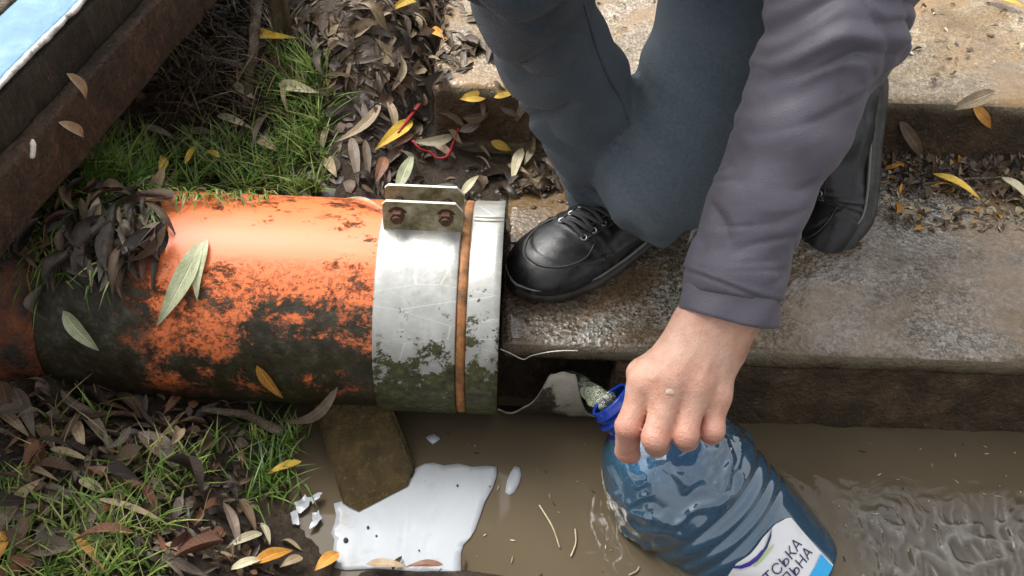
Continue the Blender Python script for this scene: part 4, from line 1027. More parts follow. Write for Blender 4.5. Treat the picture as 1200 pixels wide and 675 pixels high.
# --- body skin: left hand and forearm, planted ankle, neck and head
def hp(px, py, d): return at(px, py, d=d)
MCP = [hp(757, 446, 1.062), hp(786, 442, 1.050), hp(815, 449, 1.054), hp(838, 462, 1.066)]
PIP = [hp(737, 499, 1.064), hp(768, 513, 1.046), hp(803, 509, 1.048), hp(835, 503, 1.060)]
DIP = [hp(735, 528, 1.098), hp(770, 521, 1.083), hp(805, 515, 1.083), hp(834, 508, 1.090)]
TIP = [hp(740, 533, 1.122), hp(775, 508, 1.112), hp(806, 500, 1.112), hp(832, 494, 1.114)]
CAR = [hp(818, 378, 1.072), hp(834, 378, 1.066), hp(846, 380, 1.068), hp(856, 384, 1.076)]
fr_ = [(.0140, .0132, .0118, .0098), (.0134, .0134, .0120, .0098), (.0130, .0130, .0116, .0095), (.0118, .0120, .0108, .0088)]
WR = hp(851, 350, 1.072); EL = hp(982, 28, 1.035)
def hand_sdf(P):
    d = None
    for i in range(4):
        q = sd_cone(P, CAR[i], MCP[i], .0205 if i < 3 else .0175, .0140 if i < 3 else .0125)
        d = q if d is None else smin(d, q, .022)
    d = smin(d, sd_cone(P, CAR[0] * .5 + CAR[1] * .5, WR, .0235, .027), .02); d = smin(d, sd_cone(P, CAR[2] * .4 + CAR[3] * .6, WR + RT * .010, .0205, .024), .02)
    d = smin(d, sd_cone(P, WR, WR * .55 + EL * .45, .030, .036), .02)
    # palm heel towards the bottle
    d = smin(d, sd_cone(P, hp(808, 400, 1.092), hp(848, 415, 1.09), .020, .018), .02)
    fing = None
    for i in range(4):
        a, b, c, e = MCP[i], PIP[i], DIP[i], TIP[i]; r = fr_[i]
        q = smin(sd_cone(P, a, b, r[0], r[1] * .97), sd_cone(P, b, c, r[1], r[2]), .004); q = smin(q, sd_cone(P, c, e, r[2], r[3]), .004)
        mid = a * .45 + b * .55; q = q + .0004 * np.exp(-((P - mid) ** 2).sum(-1) / .0002)       # waist of the phalanx
        fing = q if fing is None else smin(fing, q, .0022)
    d = smin(d, fing, .017)
    for i in range(4): d = smin(d, sd_ell(P, MCP[i] - FW * .006 + UP * .001, (.009, .009, .006)), .012)    # knuckles
    th = smin(sd_cone(P, hp(800, 405, 1.09), hp(752, 438, 1.100), .018, .0140), sd_cone(P, hp(752, 438, 1.100), hp(744, 470, 1.135), .0135, .0105), .008)
    return smin(d, th, .012)
def foot_skin(P):
    a = RL[0] - hem_n * .05; return sd_cone(P, a, RL[2], .033, .037)
NECK, HEAD = np.array([.22, .20, .93]), np.array([.20, .10, 1.02])
def skin_disp(v):
    w = np.zeros(len(v))
    for i in range(4):      # creases across the PIP joints
        ax = unit(PIP[i] - MCP[i]); u = (v - PIP[i]) @ ax; g = np.exp(-np.linalg.norm(v - PIP[i], axis=1) ** 2 / .00022)
        w += -.0006 * g * (np.cos(u * 1500) > .6)
        # tendons fan on the back of the hand
        a, b = CAR[i], MCP[i]; t = np.clip(((v - a) @ (b - a)) / ((b - a) @ (b - a)), 0, 1); dd = np.linalg.norm((v - a - t[:, None] * (b - a)) - 0, axis=1)
        lat = np.abs((v - a - t[:, None] * (b - a)) @ unit(np.cross(b - a, FW))); w += .0009 * np.exp(-(lat / .0035) ** 2) * sstep(.35, .8, t) * (t < 1)
    return w + .0004 * fbm(v, 120, 2, 3)
hv, hf = surface_net(hand_sdf, (.06, -.24, .06), (.31, .08, .42), .0021); hv = relax(hv, hf, 1); hv = hv + vnormals(hv, hf) * skin_disp(hv)[:, None]
av, af = surface_net(foot_skin, (.02, .08, .12), (.24, .32, .40), .005)
bo = mesh_obj('hand', hv, hf, MT['skin'], person)
_fl = sum(np.exp(-np.linalg.norm(hv - q, axis=1) ** 2 / .00028) for q in PIP) + sum(.9 * np.exp(-np.linalg.norm(hv - q, axis=1) ** 2 / .0003) for q in TIP + DIP) + sum(.45 * np.exp(-np.linalg.norm(hv - q + FW * .01, axis=1) ** 2 / .00012) for q in MCP)
bo.data.attributes.new('flush', 'FLOAT', 'POINT').data.foreach_set('value', np.clip(_fl, 0, 1).astype(np.float32))
mesh_obj('ankle', av, af, MT['skin'], person)
# head with a face, out of frame above the picture
HD = unit([-.10, -.75, -.62]); HU = unit(np.array([-.1, -.55, .83]) - HD * (HD @ np.array([-.1, -.55, .83]))); HS = np.cross(HD, HU)
HM = np.stack([HD, HS, HU])
def head_sdf(P):
    q = (P - HEAD) @ HM.T
    d = smin(sd_ell(q, (0, 0, .02), (.098, .077, .105)), sd_ell(q, (.030, 0, -.055), (.062, .055, .062)), .04)
    d = smin(d, sd_cone(q, (.095, 0, .012), (.112, 0, -.022), .009, .014), .012)
    for s in (-1, 1):
        d = smin(d, sd_ell(q, (-.005, s * .078, .0), (.018, .009, .032)), .008)
        d = smax(d, -sd_ell(q, (.098, s * .032, .018), (.016, .017, .010)), .012); d = smin(d, sd_ell(q, (.080, s * .032, .018), (.013, .013, .012)), .003)
    d = smin(d, sd_cone(q, (.088, -.022, -.056), (.088, .022, -.056), .008, .008), .008)
    return smin(d, sd_cone(P, NECK, HEAD - HU * .04 - HD * .02, .058, .055), .03)
v, f = surface_net(head_sdf, HEAD - .2, HEAD + .2, .006); mesh_obj('head', v, f, MT['skin'], person)
def hair_sdf(P):
    q = (P - HEAD) @ HM.T
    d = sd_ell(q, (-.012, 0, .034), (.106, .086, .106)); d = smax(d, -(sd_ell(q, (.085, 0, -.045), (.085, .085, .105))), .01); return smax(d, -.045 - q[..., 2], .01)
v, f = surface_net(hair_sdf, HEAD - .2, HEAD + .2, .006); v = v + vnormals(v, f) * (.004 * fbm(v, 70, 2, 4))[:, None]; mesh_obj('hair', v, f, MT['hair'], person)
cl = at(785, 460, d=1.035); v, f = tube([cl - RT * .0042, cl - RT * .002 + UP * .001, cl + RT * .002 - UP * .001, cl + RT * .0042], [.0015, .0036, .0038, .0015], 10)
KC = None
def raise_on_skin(px, py):
    b = BVHTree.FromPolygons([tuple(p) for p in hv], [tuple(map(int, q)) for q in hf]); h = b.ray_cast(V(CAM), V(unit(ray(px, py)))); return np.array(h[0]), np.array(h[1])
KC, KNN = raise_on_skin(785, 460)
a_ = unit(np.cross(KNN, [0, 0, 1])); b_ = np.cross(KNN, a_); vs = [KC + KNN * .0012]
for rr, hh in ((.0020, .0009), (.0034, .0001), (.004, -.001)):
    for t in np.linspace(0, 2 * math.pi, 12, endpoint=False): vs.append(KC + rr * (math.cos(t) * a_ * 1.25 + math.sin(t) * b_) + KNN * (hh + .0003 * math.sin(3 * t)))
f = [(0, 1 + j, 1 + (j + 1) % 12) for j in range(12)] + [(1 + r * 12 + j, 1 + (r + 1) * 12 + j, 1 + (r + 1) * 12 + (j + 1) % 12, 1 + r * 12 + (j + 1) % 12) for r in range(2) for j in range(12)]
mesh_obj('knuckle_blister', vs, f, MT['callus'], bo)

mv = (hv - WR) * [-1, 1, 1]; c_, s_ = math.cos(-.9), math.sin(-.9)
mv = np.stack([mv[:, 0], c_ * mv[:, 1] - s_ * mv[:, 2], s_ * mv[:, 1] + c_ * mv[:, 2]], 1) + [.03, .06, .70]
mesh_obj('hand', mv, np.asarray(hf)[:, ::-1], MT['skin'], person)
# --- jacket: left sleeve in view, torso and other arm above the frame
CUFF = at(853, 372, d=1.066)
SL = [CUFF, at(864, 312, d=1.063), at(890, 240, d=1.055), at(928, 150, d=1.045), at(964, 62, d=1.036), at(985, 5, d=1.032)]
SLr = [.0445, .0455, .0475, .0525, .0600, .0640]
SHO = np.array([.44, .27, .80])
cuff_n = unit(SL[1] - SL[0])
def sleeve_sdf(P):
    d = chain(P, SL, SLr, .02); d = smin(d, sd_cone(P, SL[-1], SHO, .062, .085), .03)
    return smax(d, .022 - ((P - CUFF) @ cuff_n), .004)
AXU = unit(SL[4] - SL[0]); AXA = unit(np.cross(AXU, FW)); AXB = np.cross(AXU, AXA)
def ridge(x): return 1 - 2 * np.abs(x / math.pi - np.floor(x / math.pi + .5))          # sharp crest, soft valley
def sleeve_wr(v):
    w = v - SL[0]; u = w @ AXU; a = w @ AXA; b = w @ AXB
    n1 = fbm(v, 10, 2, 2); n2 = fbm(v, 17, 2, 7)
    amp = sstep(.03, .08, u)
    rd = lambda P, f, sd: np.clip(np.abs(vnoise(P, f, sd)) * 3.0, 0, 1) ** .75 - .6
    w0 = .006 * n1; k1 = np.stack([(u + .75 * a + w0) * 1.3, (a - .75 * u) * .30, b * .45], 1); k2 = np.stack([(u - .9 * a + w0) * 1.2, (a + .9 * u) * .28, b * .45], 1)
    big = .0062 * rd(k1, 21, 41) * np.clip(.55 + n2 * 1.4, 0, 1); crs = .0050 * rd(k2, 25, 57) * np.clip(.5 - n1 * 1.4, 0, 1)
    el = (np.sin(u * 80 + a * 22 + 2.4 * n1) ** 3) * .0065 * np.exp(-((u - .30) / .09) ** 2) - .004
    soft = .0022 * n2 + .0022 * 1.5 * rd(np.stack([(u + .4 * a) * 1.5, (a - .4 * u) * .4, b * .6], 1), 46, 88) * np.clip(.4 + 1.6 * fbm(v, 12, 2, 66), 0, 1)
    seam = -.0020 * np.exp(-((u - .030 - .002 * np.sin(a * 50)) / .0016) ** 2) + .0011 * np.exp(-((u - .0345) / .002) ** 2)
    return amp * (big + crs + el + soft) + seam + .0008 * fbm(v, 45, 2, 5) + .0012 * np.exp(-(u / .006) ** 2)
jk = empty('jacket'); jk.parent = person; jk.matrix_parent_inverse = parent_world(person).inverted()
net_part('sleeve', sleeve_sdf, (.10, -.22, .16), (.56, .40, .92), .0029, MT['jacket'], jk, 2, sleeve_wr)
ca = unit(np.cross(cuff_n, FW)); cb = np.cross(cuff_n, ca); vs = []; rows = [(.030, .0440), (.031, .0462), (.0285, .0472), (.020, .0472), (.010, .0474), (.003, .0478), (.0005, .0474), (-.0008, .0462), (.0004, .0446), (.004, .0438), (.020, .0425)]; nc = 96
for u_, r_ in rows:
    for j in range(nc):
        t = 2 * math.pi * j / nc; e = .0014 * math.sin(3 * t + u_ * 70) + .0010 * math.sin(7 * t + 1 - u_ * 110)
        vs.append(CUFF + cuff_n * (u_ + .0022 * math.sin(2 * t + .6)) + (r_ + e) * (math.cos(t) * ca + .94 * math.sin(t) * cb))
cf = mesh_obj('cuff', vs, [(i * nc + j, (i + 1) * nc + j, (i + 1) * nc + (j + 1) % nc, i * nc + (j + 1) % nc) for i in range(len(rows) - 1) for j in range(nc)], MT['jacket'], jk)
def torso_sdf(P):
    d = sd_cone(P, (.22, .47, .62), (.25, .33, .82), .150, .165); d = smin(d, sd_cone(P, (.40, .30, .82), (.06, .28, .84), .085, .085), .06)
    d = smin(d, chain(P, [np.array([.05, .28, .83]), np.array([-.06, .22, .70]), np.array([.02, .08, .70])], [.078, .062, .046], .03), .04)
    return smax(d, sd_cone(P, (.22, .2, .9), (.20, .12, 1.1), .07, .07) * -1, .01)
net_part('jacket_body', torso_sdf, (-.18, -.02, .44), (.56, .68, 1.02), .009, MT['jacket'], jk, 2, lambda v: .004 * fbm(v, 12, 2, 3))

# ------------------------------------------------------------------ leaves, grass, litter
def leaf_mesh(p0, p1, width, nrm, bend=.1, fold=.25, twist=0.0, nl=10, nw=4, curl=0.0, seed=0, side=0.0):
    """one lanceolate blade from stalk p0 to tip p1"""
    p0 = np.asarray(p0, float); p1 = np.asarray(p1, float); ax = p1 - p0; L = np.linalg.norm(ax); ax = ax / L
    n = np.asarray(nrm, float); n = unit(n - ax * (n @ ax)); sd = np.cross(n, ax); vs = []
    for i in range(nl + 1):
        t = i / nl; w = .5 * width * (math.sin(math.pi * t ** .8) ** .85 * (1 - .25 * t) + .03)
        a = twist * (t - .5); s2 = sd * math.cos(a) + n * math.sin(a); n2 = n * math.cos(a) - sd * math.sin(a)
        c = p0 + ax * L * t + n * (bend * L * math.sin(math.pi * t)) + sd * (side * L * math.sin(math.pi * t))
        for j in range(nw + 1):
            q = 2 * j / nw - 1
            z = abs(q) * fold * w + curl * w * q * q + .05 * w * math.sin(9 * t + 5 * q + seed)
            vs.append(c + s2 * (q * w) + n2 * z)
    f = [(i * (nw + 1) + j, (i + 1) * (nw + 1) + j, (i + 1) * (nw + 1) + j + 1, i * (nw + 1) + j + 1) for i in range(nl) for j in range(nw)]
    return np.array(vs), f
def pipe_hit(px, py, lift=.0):
    v = ray(px, py)
    for t in np.arange(.9, 1.6, .0008):
        w = CAM + t * v - PE; x = w @ pax; rad = w - x * pax
        if np.linalg.norm(rad) < PR + lift: return CAM + t * v, unit(rad)
    return CAM + 1.28 * v, np.array([0, -.7, .7])
def leaf_attr(me, nl, nw):
    n = (nl + 1) * (nw + 1)
    if len(me.vertices) != n: return
    a = me.attributes.new('leaf_uv', 'FLOAT_VECTOR', 'POINT'); i, j = np.divmod(np.arange(n), nw + 1)
    a.data.foreach_set('vector', np.stack([i / nl, 2 * j / nw, 0 * i], 1).astype(np.float32).ravel())
_ls = [0]
def leaf_thing(p0, p1, width, nrm, mat, label, group=None, stalk=True, **k):
    _ls[0] += 1; v, f = leaf_mesh(p0, p1, width, nrm, seed=_ls[0], **k)
    o = mesh_obj('leaf', v, f, MT[mat]); leaf_attr(o.data, 10, 4); tag(o, label, 'leaf', group); return o
# (stalk px, tip px, width in photo px, material, where, label)
def px_leaf(a, b, wpx, mat, label, lift=.006, **k):
    p0, p1 = hit(*a, lift=lift), hit(*b, lift=lift)
    d = ((p0 + p1) / 2 - CAM) @ FW; g = k.pop('nrm', None)
    if g is None:
        m = (p0 + p1) / 2; e = .02; gx = (surf(m[0] + e, m[1]) - surf(m[0] - e, m[1])) / (2 * e); gy = (surf(m[0], m[1] + e) - surf(m[0], m[1] - e)) / (2 * e)
        g = unit([-float(np.clip(gx, -1, 1)), -float(np.clip(gy, -1, 1)), 1.0])
    return leaf_thing(p0, p1, wpx * d / F_ * 1.15, g, mat, label, **k)
def pipe_leaf(a, b, wpx, mat, label, lift=.004, **k):
    p0, n0 = pipe_hit(*a, lift=lift); p1, n1 = pipe_hit(*b, lift=lift); d = ((p0 + p1) / 2 - CAM) @ FW
    return leaf_thing(p0, p1, wpx * d / F_ * 1.1, unit(n0 + n1), mat, label, **k)
pipe_leaf((236, 283), (184, 382), 24, 'l_olive', 'long pale green willow leaf hanging down the orange pipe', bend=.10, side=.05, fold=.3)
pipe_leaf((243, 280), (231, 353), 15, 'l_olive', 'narrow yellow green leaf beside the longer pale leaf on the pipe', bend=.08, side=-.05)
pipe_leaf((396, 453), (322, 492), 13, 'l_grey', 'curled grey leaf hanging from the lower edge of the pipe', bend=.05, side=.12, lift=.010)
pipe_leaf((301, 428), (332, 467), 15, 'l_orange', 'spotted yellow brown leaf stuck low on the dark pipe', bend=.04)
pipe_leaf((74, 364), (116, 411), 20, 'l_olive', 'grey green leaf on the dark buried end of the pipe', bend=.08, lift=.012)
pipe_leaf((406, 232), (454, 251), 8, 'l_tan', 'thin tan leaf lying along the top of the pipe beside the clamp', bend=.1)
pipe_leaf((186, 235), (166, 330), 22, 'l_red', 'dark red brown leaf draped over the pipe where orange begins', bend=.09, lift=.008)
pipe_leaf((176, 242), (150, 318), 14, 'l_grey', 'grey shrivelled leaf left of the dark red leaf on the pipe', bend=.10, lift=.012)
pipe_leaf((195, 250), (178, 345), 12, 'l_dark', 'narrow dark leaf plastered down the pipe near its dirty end', bend=.09, lift=.005)
pipe_leaf((205, 232), (136, 238), 20, 'l_red', 'large dark red leaf lying across the top of the pipe', bend=.05, lift=.012)
pipe_leaf((208, 228), (160, 226), 12, 'l_brown', 'brown leaf lying just above the large dark red leaf', bend=.05, lift=.018)
pipe_leaf((152, 290), (110, 302), 13, 'l_brown', 'withered brown leaf at the grassy left end of the pipe', bend=.1, lift=.014)
px_leaf((466, 233), (485, 191), 14, 'l_olive', 'pale yellow green leaf standing behind the clamp flange', lift=.014, bend=.08)
px_leaf((540, 238), (561, 214), 9, 'l_cream', 'small cream leaf tip right behind the clamp flange', lift=.012)
px_leaf((447, 125), (393, 171), 12, 'l_tan', 'curved tan leaf lying alone behind the pipe', bend=.06, side=.12)
px_leaf((455, 122), (464, 160), 11, 'l_tan', 'upright tan leaf right of the curved one behind the pipe')
px_leaf((484, 148), (440, 183), 15, 'l_yellow', 'bright yellow leaf under the straight red wire', lift=.01)
px_leaf((484, 160), (460, 178), 10, 'l_rust', 'pinkish brown leaf beside the bright yellow leaf')
px_leaf((532, 163), (482, 170), 11, 'l_cream', 'pale cream leaf above the bent red wire', side=.08)
px_leaf((505, 168), (535, 190), 9, 'l_tan', 'tan leaf inside the bend of the red wire')
px_leaf((572, 121), (536, 124), 12, 'l_yellow', 'black-edged yellow leaf on the upper step riser, left one of two', lift=.012, nrm=(0, -.8, .6))
px_leaf((574, 120), (607, 116), 11, 'l_yellow', 'black-edged yellow leaf on the upper step riser, right one of two', lift=.012, nrm=(0, -.8, .6))
px_leaf((612, 178), (600, 219), 12, 'l_cream', 'cream leaf on the mud left of the planted shoe leg', bend=.1)
px_leaf((626, 174), (614, 198), 8, 'l_cream', 'short cream leaf right beside the larger cream leaf by the leg')
px_leaf((575, 170), (600, 181), 10, 'l_yellow', 'small yellow leaf in the dark litter under the riser')
px_leaf((619, 120), (603, 155), 9, 'l_grey', 'grey leaf leaning on the riser next to the jeans', lift=.014, nrm=(0, -.8, .5))
px_leaf((412, 165), (420, 222), 12, 'l_grey', 'long grey leaf pointing at the pipe from the litter')
px_leaf((428, 168), (432, 220), 9, 'l_brown', 'narrow brown leaf beside the long grey leaf behind the pipe')
px_leaf((452, 188), (440, 220), 13, 'l_rust', 'rust coloured leaf just above the pipe')
px_leaf((383, 188), (395, 212), 12, 'l_tan', 'tan leaf at the right edge of the grass strip')
px_leaf((386, 150), (378, 185), 9, 'l_tan', 'thin tan leaf along the right edge of the grass')
px_leaf((300, 53), (351, 67), 14, 'l_yellow', 'yellow orange leaf caught at the foot of the wooden post', lift=.03, side=-.1)
px_leaf((329, 117), (377, 128), 13, 'l_cream', 'cream leaf lying across the green grass strip', lift=.025)
px_leaf((277, 112), (304, 132), 9, 'l_cream', 'thin cream leaf at the dark edge of the hollow', lift=.02)
px_leaf((337, 108), (341, 152), 8, 'l_tan', 'upright straw-coloured leaf standing in the grass strip', lift=.025)
px_leaf((257, 149), (300, 166), 9, 'l_cream', 'long cream leaf at the left border of the grass strip', lift=.02)
px_leaf((222, 165), (256, 168), 11, 'l_grey', 'grey leaf lying in the dark hollow under the bridge', lift=.015)
px_leaf((165, 163), (212, 180), 13, 'l_grey', 'long grey brown leaf at the front of the dark hollow', lift=.02)
px_leaf((193, 224), (196, 205), 11, 'l_yellow', 'small yellow leaf in grass just above the dark red leaf', lift=.03)
px_leaf((222, 214), (236, 192), 7, 'l_yellow', 'narrow yellow leaf in the grass behind the pipe', lift=.03)
px_leaf((262, 206), (246, 198), 8, 'l_yellow', 'short yellow leaf behind the start of the orange pipe', lift=.03)
px_leaf((305, 180), (328, 196), 12, 'l_tan', 'tan leaf lying in the lower grass strip', lift=.025)
px_leaf((318, 150), (300, 190), 11, 'l_grey', 'mauve grey leaf in the middle of the grass strip', lift=.025)
px_leaf((28, 276), (38, 312), 17, 'grass', 'broad green leaf below the bridge plank', lift=.02)
px_leaf((482, 12), (455, 24), 13, 'l_yellow', 'curled bright yellow leaf at the top of the litter', lift=.012, bend=.25)
px_leaf((460, 2), (478, 8), 9, 'l_yellow', 'small yellow leaf scrap above the curled yellow leaf', lift=.01)
px_leaf((505, 42), (533, 56), 10, 'l_orange', 'orange tan leaf on the wet landing edge near the jeans', lift=.008)
px_leaf((1050, 153), (1077, 197), 14, 'l_brown', 'mottled brown leaf leaning on the riser by the rear shoe', lift=.016, nrm=(0, -.8, .5))
px_leaf((1136, 133), (1157, 161), 12, 'l_orange', 'orange leaf hanging over the upper step edge', lift=.014, nrm=(0, -.8, .5))
px_leaf((1162, 118), (1108, 140), 16, 'l_tan', 'pale tan leaf draped on the upper step edge at right', lift=.014)
px_leaf((1090, 212), (1146, 243), 12, 'l_yellow', 'yellow leaf on the lower step beside the rear shoe', lift=.012)
px_leaf((1170, 216), (1206, 248), 13, 'l_cream', 'cream leaf lying at the right end of the lower step', lift=.012)
px_leaf((1150, 2), (1200, 14), 12, 'l_yellow', 'yellow leaf on the wet landing at the top right corner', lift=.006)
# bank at the lower left
for a, b, w, mat, lab_ in (
        ((94, 486), (133, 537), 17, 'l_grey', 'broad pale grey leaf in the middle of the lower bank'), ((88, 497), (102, 538), 14, 'l_tan', 'tan leaf tucked left of the broad pale grey leaf'),
        ((5, 455), (18, 500), 17, 'l_brown', 'brown leaf at the left frame edge below the pipe'), ((20, 462), (45, 522), 17, 'l_grey', 'long grey leaf near the left edge below the pipe'),
        ((0, 487), (38, 520), 13, 'l_tan', 'tan leaf at the far left of the bank'), ((48, 505), (68, 536), 14, 'l_brown', 'short brown leaf left of the narrow tan one'),
        ((62, 534), (108, 548), 10, 'l_tan', 'narrow yellowish tan leaf above the lower grass'), ((38, 522), (58, 566), 20, 'l_rust', 'rust tipped brown leaf above the lower grass'),
        ((165, 514), (212, 562), 30, 'l_grey', 'largest grey brown leaf beside the muddy slope'), ((106, 556), (184, 588), 15, 'l_rust', 'rust red leaf with a long stalk on the bank'),
        ((90, 478), (158, 492), 14, 'l_red', 'dark red leaf lying flat under the pipe'), ((140, 468), (172, 500), 17, 'l_brown', 'brown leaf just under the pipe’s dark middle'),
        ((96, 570), (128, 588), 13, 'l_tan', 'pale leaf half covered by grass on the bank'), ((30, 575), (5, 635), 24, 'l_grey', 'wide grey leaf lying upright in the lower left grass'),
        ((40, 608), (12, 670), 15, 'l_brown', 'long brown leaf pointing to the lower left corner'), ((72, 625), (48, 675), 30, 'l_dark', 'dark crumpled leaf at the bottom edge of the grass'),
        ((8, 622), (-2, 672), 22, 'l_orange', 'orange yellow leaf in the lower left corner'), ((90, 632), (126, 678), 9, 'l_orange', 'thin bright orange leaf at the bottom of the grass'),
        ((115, 592), (200, 622), 9, 'l_tan', 'arching straw leaf along the crest of the bank'), ((196, 645), (230, 660), 13, 'l_tan', 'tan leaf tip lying on the dark muddy slope'),
        ((264, 596), (283, 655), 13, 'l_grey', 'long grey leaf hanging down the muddy slope'), ((282, 592), (302, 632), 12, 'l_brown', 'brown leaf next to the long grey leaf on the slope'),
        ((309, 632), (267, 650), 12, 'l_cream', 'cream leaf lying level near the bottom of the slope'), ((308, 620), (318, 646), 9, 'l_cream', 'small upright cream leaf by the waterline'),
        ((355, 548), (314, 563), 10, 'l_yellow', 'yellow green leaf above the curled white glints'), ((273, 675), (312, 662), 12, 'l_cream', 'cream leaf at the bottom edge of the slope'),
        ((300, 668), (345, 652), 17, 'l_orange', 'orange leaf at the bottom edge beside the water'), ((398, 655), (370, 676), 16, 'l_orange', 'orange leaf under the white sky patch’s lower left corner'),
        ((356, 660), (330, 672), 12, 'l_tan', 'tan leaf between the two orange leaves at the bottom'), ((430, 668), (480, 672), 12, 'l_tan', 'tan leaf along the lower edge of the white sky patch'),
        ((520, 669), (476, 671), 10, 'l_rust', 'reddish leaf along the lower edge of the white sky patch')):
    px_leaf(a, b, w, mat, lab_, lift=.012, bend=.07, fold=.22, curl=.1)
for a, b, w, mat, lab_ in (((78, 86), (100, 118), 14, 'l_tan', 'tan leaf stuck on the side of the bridge plank'), ((68, 143), (98, 161), 12, 'l_tan', 'folded tan leaf stuck low on the plank side')):
    leaf_thing(on_side(*a), on_side(*b), w * .001, (BN[0] * -1, BN[1] * -1, .2), mat, lab_, bend=.12, fold=.5)

# countable background leaves: shared blade meshes, one object each
proto = []
for k in range(14):
    L = 1.0; v, f = leaf_mesh((0, 0, 0), (1, 0, 0), random.uniform(.13, .42), (0, 0, 1), random.uniform(-.12, .22), random.uniform(.05, .8), random.uniform(-1.5, 1.5), 7, 2, random.uniform(-.6, 1.0), k, random.uniform(-.12, .12))
    proto.append((v - [.5, 0, 0], f))
frag = []
for k in range(10):
    v, f = leaf_mesh((0, 0, 0), (1, 0, 0), random.uniform(.5, 1.0), (0, 0, 1), random.uniform(-.1, .2), random.uniform(0, .4), random.uniform(-1.2, 1.2), 4, 2, random.uniform(-.6, .8), k, random.uniform(-.2, .2))
    v = v + .10 * np.stack([fbm(v + k, 3, 2, k), fbm(v + k, 3, 2, k + 50), .5 * fbm(v + k, 3, 2, k + 99)], 1); frag.append((v - [.5, 0, 0], f))
for k in range(4):
    v, f = tube([(0, 0, 0), (.33, .03, .02), (.66, -.03, .01), (1, .02, 0)], .018, 4); frag.append((v - [.5, 0, 0], f))
leaf_me = {}
def proto_mesh(k, mat):
    if (k, mat) not in leaf_me:
        me = bpy.data.meshes.new('leaf'); v, f = proto[k]; me.from_pydata([tuple(p) for p in v], [], f); me.materials.append(MT[mat]); me.polygons.foreach_set('use_smooth', [True] * len(f)); leaf_attr(me, 7, 2); leaf_me[(k, mat)] = me
    return leaf_me[(k, mat)]
def normal_at(x, y, e=.012):
    gx = (surf(x + e, y) - surf(x - e, y)) / (2 * e); gy = (surf(x, y + e) - surf(x, y - e)) / (2 * e)
    return unit([-float(np.clip(gx, -1.2, 1.2)), -float(np.clip(gy, -1.2, 1.2)), 1.0])
LCOL = dict(l_grey='grey', l_brown='brown', l_dark='blackish', l_tan='tan', l_rust='rusty', l_red='dark red', l_cream='cream', l_orange='orange')
def scatter_leaves(n, box, mats, label, group, size=(.025, .05), tilt=.35, lift=(.004, .014)):
    for _ in range(n):
        px, py = random.uniform(box[0], box[2]), random.uniform(box[1], box[3]); p = hit(px, py)
        mat = random.choices(list(mats), list(mats.values()))[0]
        o = bpy.data.objects.new('leaf', proto_mesh(random.randrange(14), mat)); COL.objects.link(o)
        nn = V(normal_at(p[0], p[1])); nn = (nn + Vector((random.gauss(0, tilt), random.gauss(0, tilt), 0))).normalized()
        q = nn.to_track_quat('Z', 'Y'); q = q @ Matrix.Rotation(random.uniform(0, 6.283), 3, 'Z').to_quaternion()
        o.rotation_mode = 'QUATERNION'; o.rotation_quaternion = q; o.location = V(p) + nn * random.uniform(*lift); s = random.uniform(*size); o.scale = (s, s, s)
        tag(o, label % LCOL[mat], 'leaf', group)
scatter_leaves(62, (375, 70, 660, 228), dict(l_grey=4, l_brown=5, l_dark=3, l_tan=1.2, l_rust=.7), 'withered %s leaf in the litter behind the pipe', 'leaves in the litter behind the pipe', (.018, .042), .16, (.003, .008))
scatter_leaves(36, (350, 0, 560, 80), dict(l_grey=4, l_brown=4, l_tan=2, l_cream=.5), 'dull %s leaf trodden into the mud at the top of the slope', 'leaves trodden into the upper mud', (.018, .04), .15, (.002, .006))
scatter_leaves(30, (1040, 185, 1198, 262), dict(l_tan=3, l_brown=4, l_grey=2, l_orange=1, l_dark=2), 'small %s leaf heaped along the foot of the upper step', 'leaves along the foot of the upper step', (.014, .036), .3, (.003, .010))
scatter_leaves(52, (0, 455, 235, 672), dict(l_grey=4, l_brown=4, l_dark=3, l_tan=1.5, l_rust=1.2, l_red=.8), 'dead %s willow leaf lying on the bank in front of the pipe', 'leaves on the bank in front of the pipe', (.03, .06), .35, (.010, .028))
scatter_leaves(28, (150, 20, 345, 215), dict(l_grey=4, l_brown=3, l_dark=4), 'shrivelled %s leaf in the dark hollow beside the bridge', 'leaves in the hollow beside the bridge', (.022, .05), .45, (.005, .02))
scatter_leaves(10, (250, 640, 545, 676), dict(l_tan=2, l_brown=3, l_orange=1), 'wet %s leaf fragment along the near waterline', 'leaf fragments along the near waterline', (.016, .034), .3, (.003, .008))

# uncountable litter: crumbled leaves in one mesh
def litter(name, n, box, mats, label, size, tilt=.5, lift=.006, keep=None):
    names = list(mats); wts = list(mats.values()); mb = MB()
    for _ in range(n):
        p = hit(random.uniform(box[0], box[2]), random.uniform(box[1], box[3]))
        if keep and not keep(p): continue
        fr_ag = random.random() < .55; v, f = random.choice(frag) if fr_ag else proto[random.randrange(14)]; s = random.uniform(*size) * (.6 if fr_ag else 1); nn = V(normal_at(p[0], p[1])) + Vector((random.gauss(0, tilt), random.gauss(0, tilt), 0)); nn.normalize()
        R_ = np.array((nn.to_track_quat('Z', 'Y') @ Matrix.Rotation(random.uniform(0, 6.283), 3, 'Z').to_quaternion()).to_matrix())
        mb.add((v * s * [1, random.uniform(.5, 1.3), 1]) @ R_.T + p + np.array(nn) * random.uniform(0, lift), f, random.choices(range(len(names)), wts)[0])
    return tag(mb.build(name, [MT[q] for q in names]), label, 'leaf litter', None, 'stuff')
litter('leaf_litter', 480, (345, 60, 670, 232), dict(l_grey=3, l_brown=5, l_dark=7, l_tan=.4), 'dense crumbled brown leaf litter behind the pipe', (.014, .05), .10, .003, keep=lambda p: (p[0] < -.11 or p[1] < TREAD - .02 and p[2] < STEP_H + .03) and random.random() < .8)
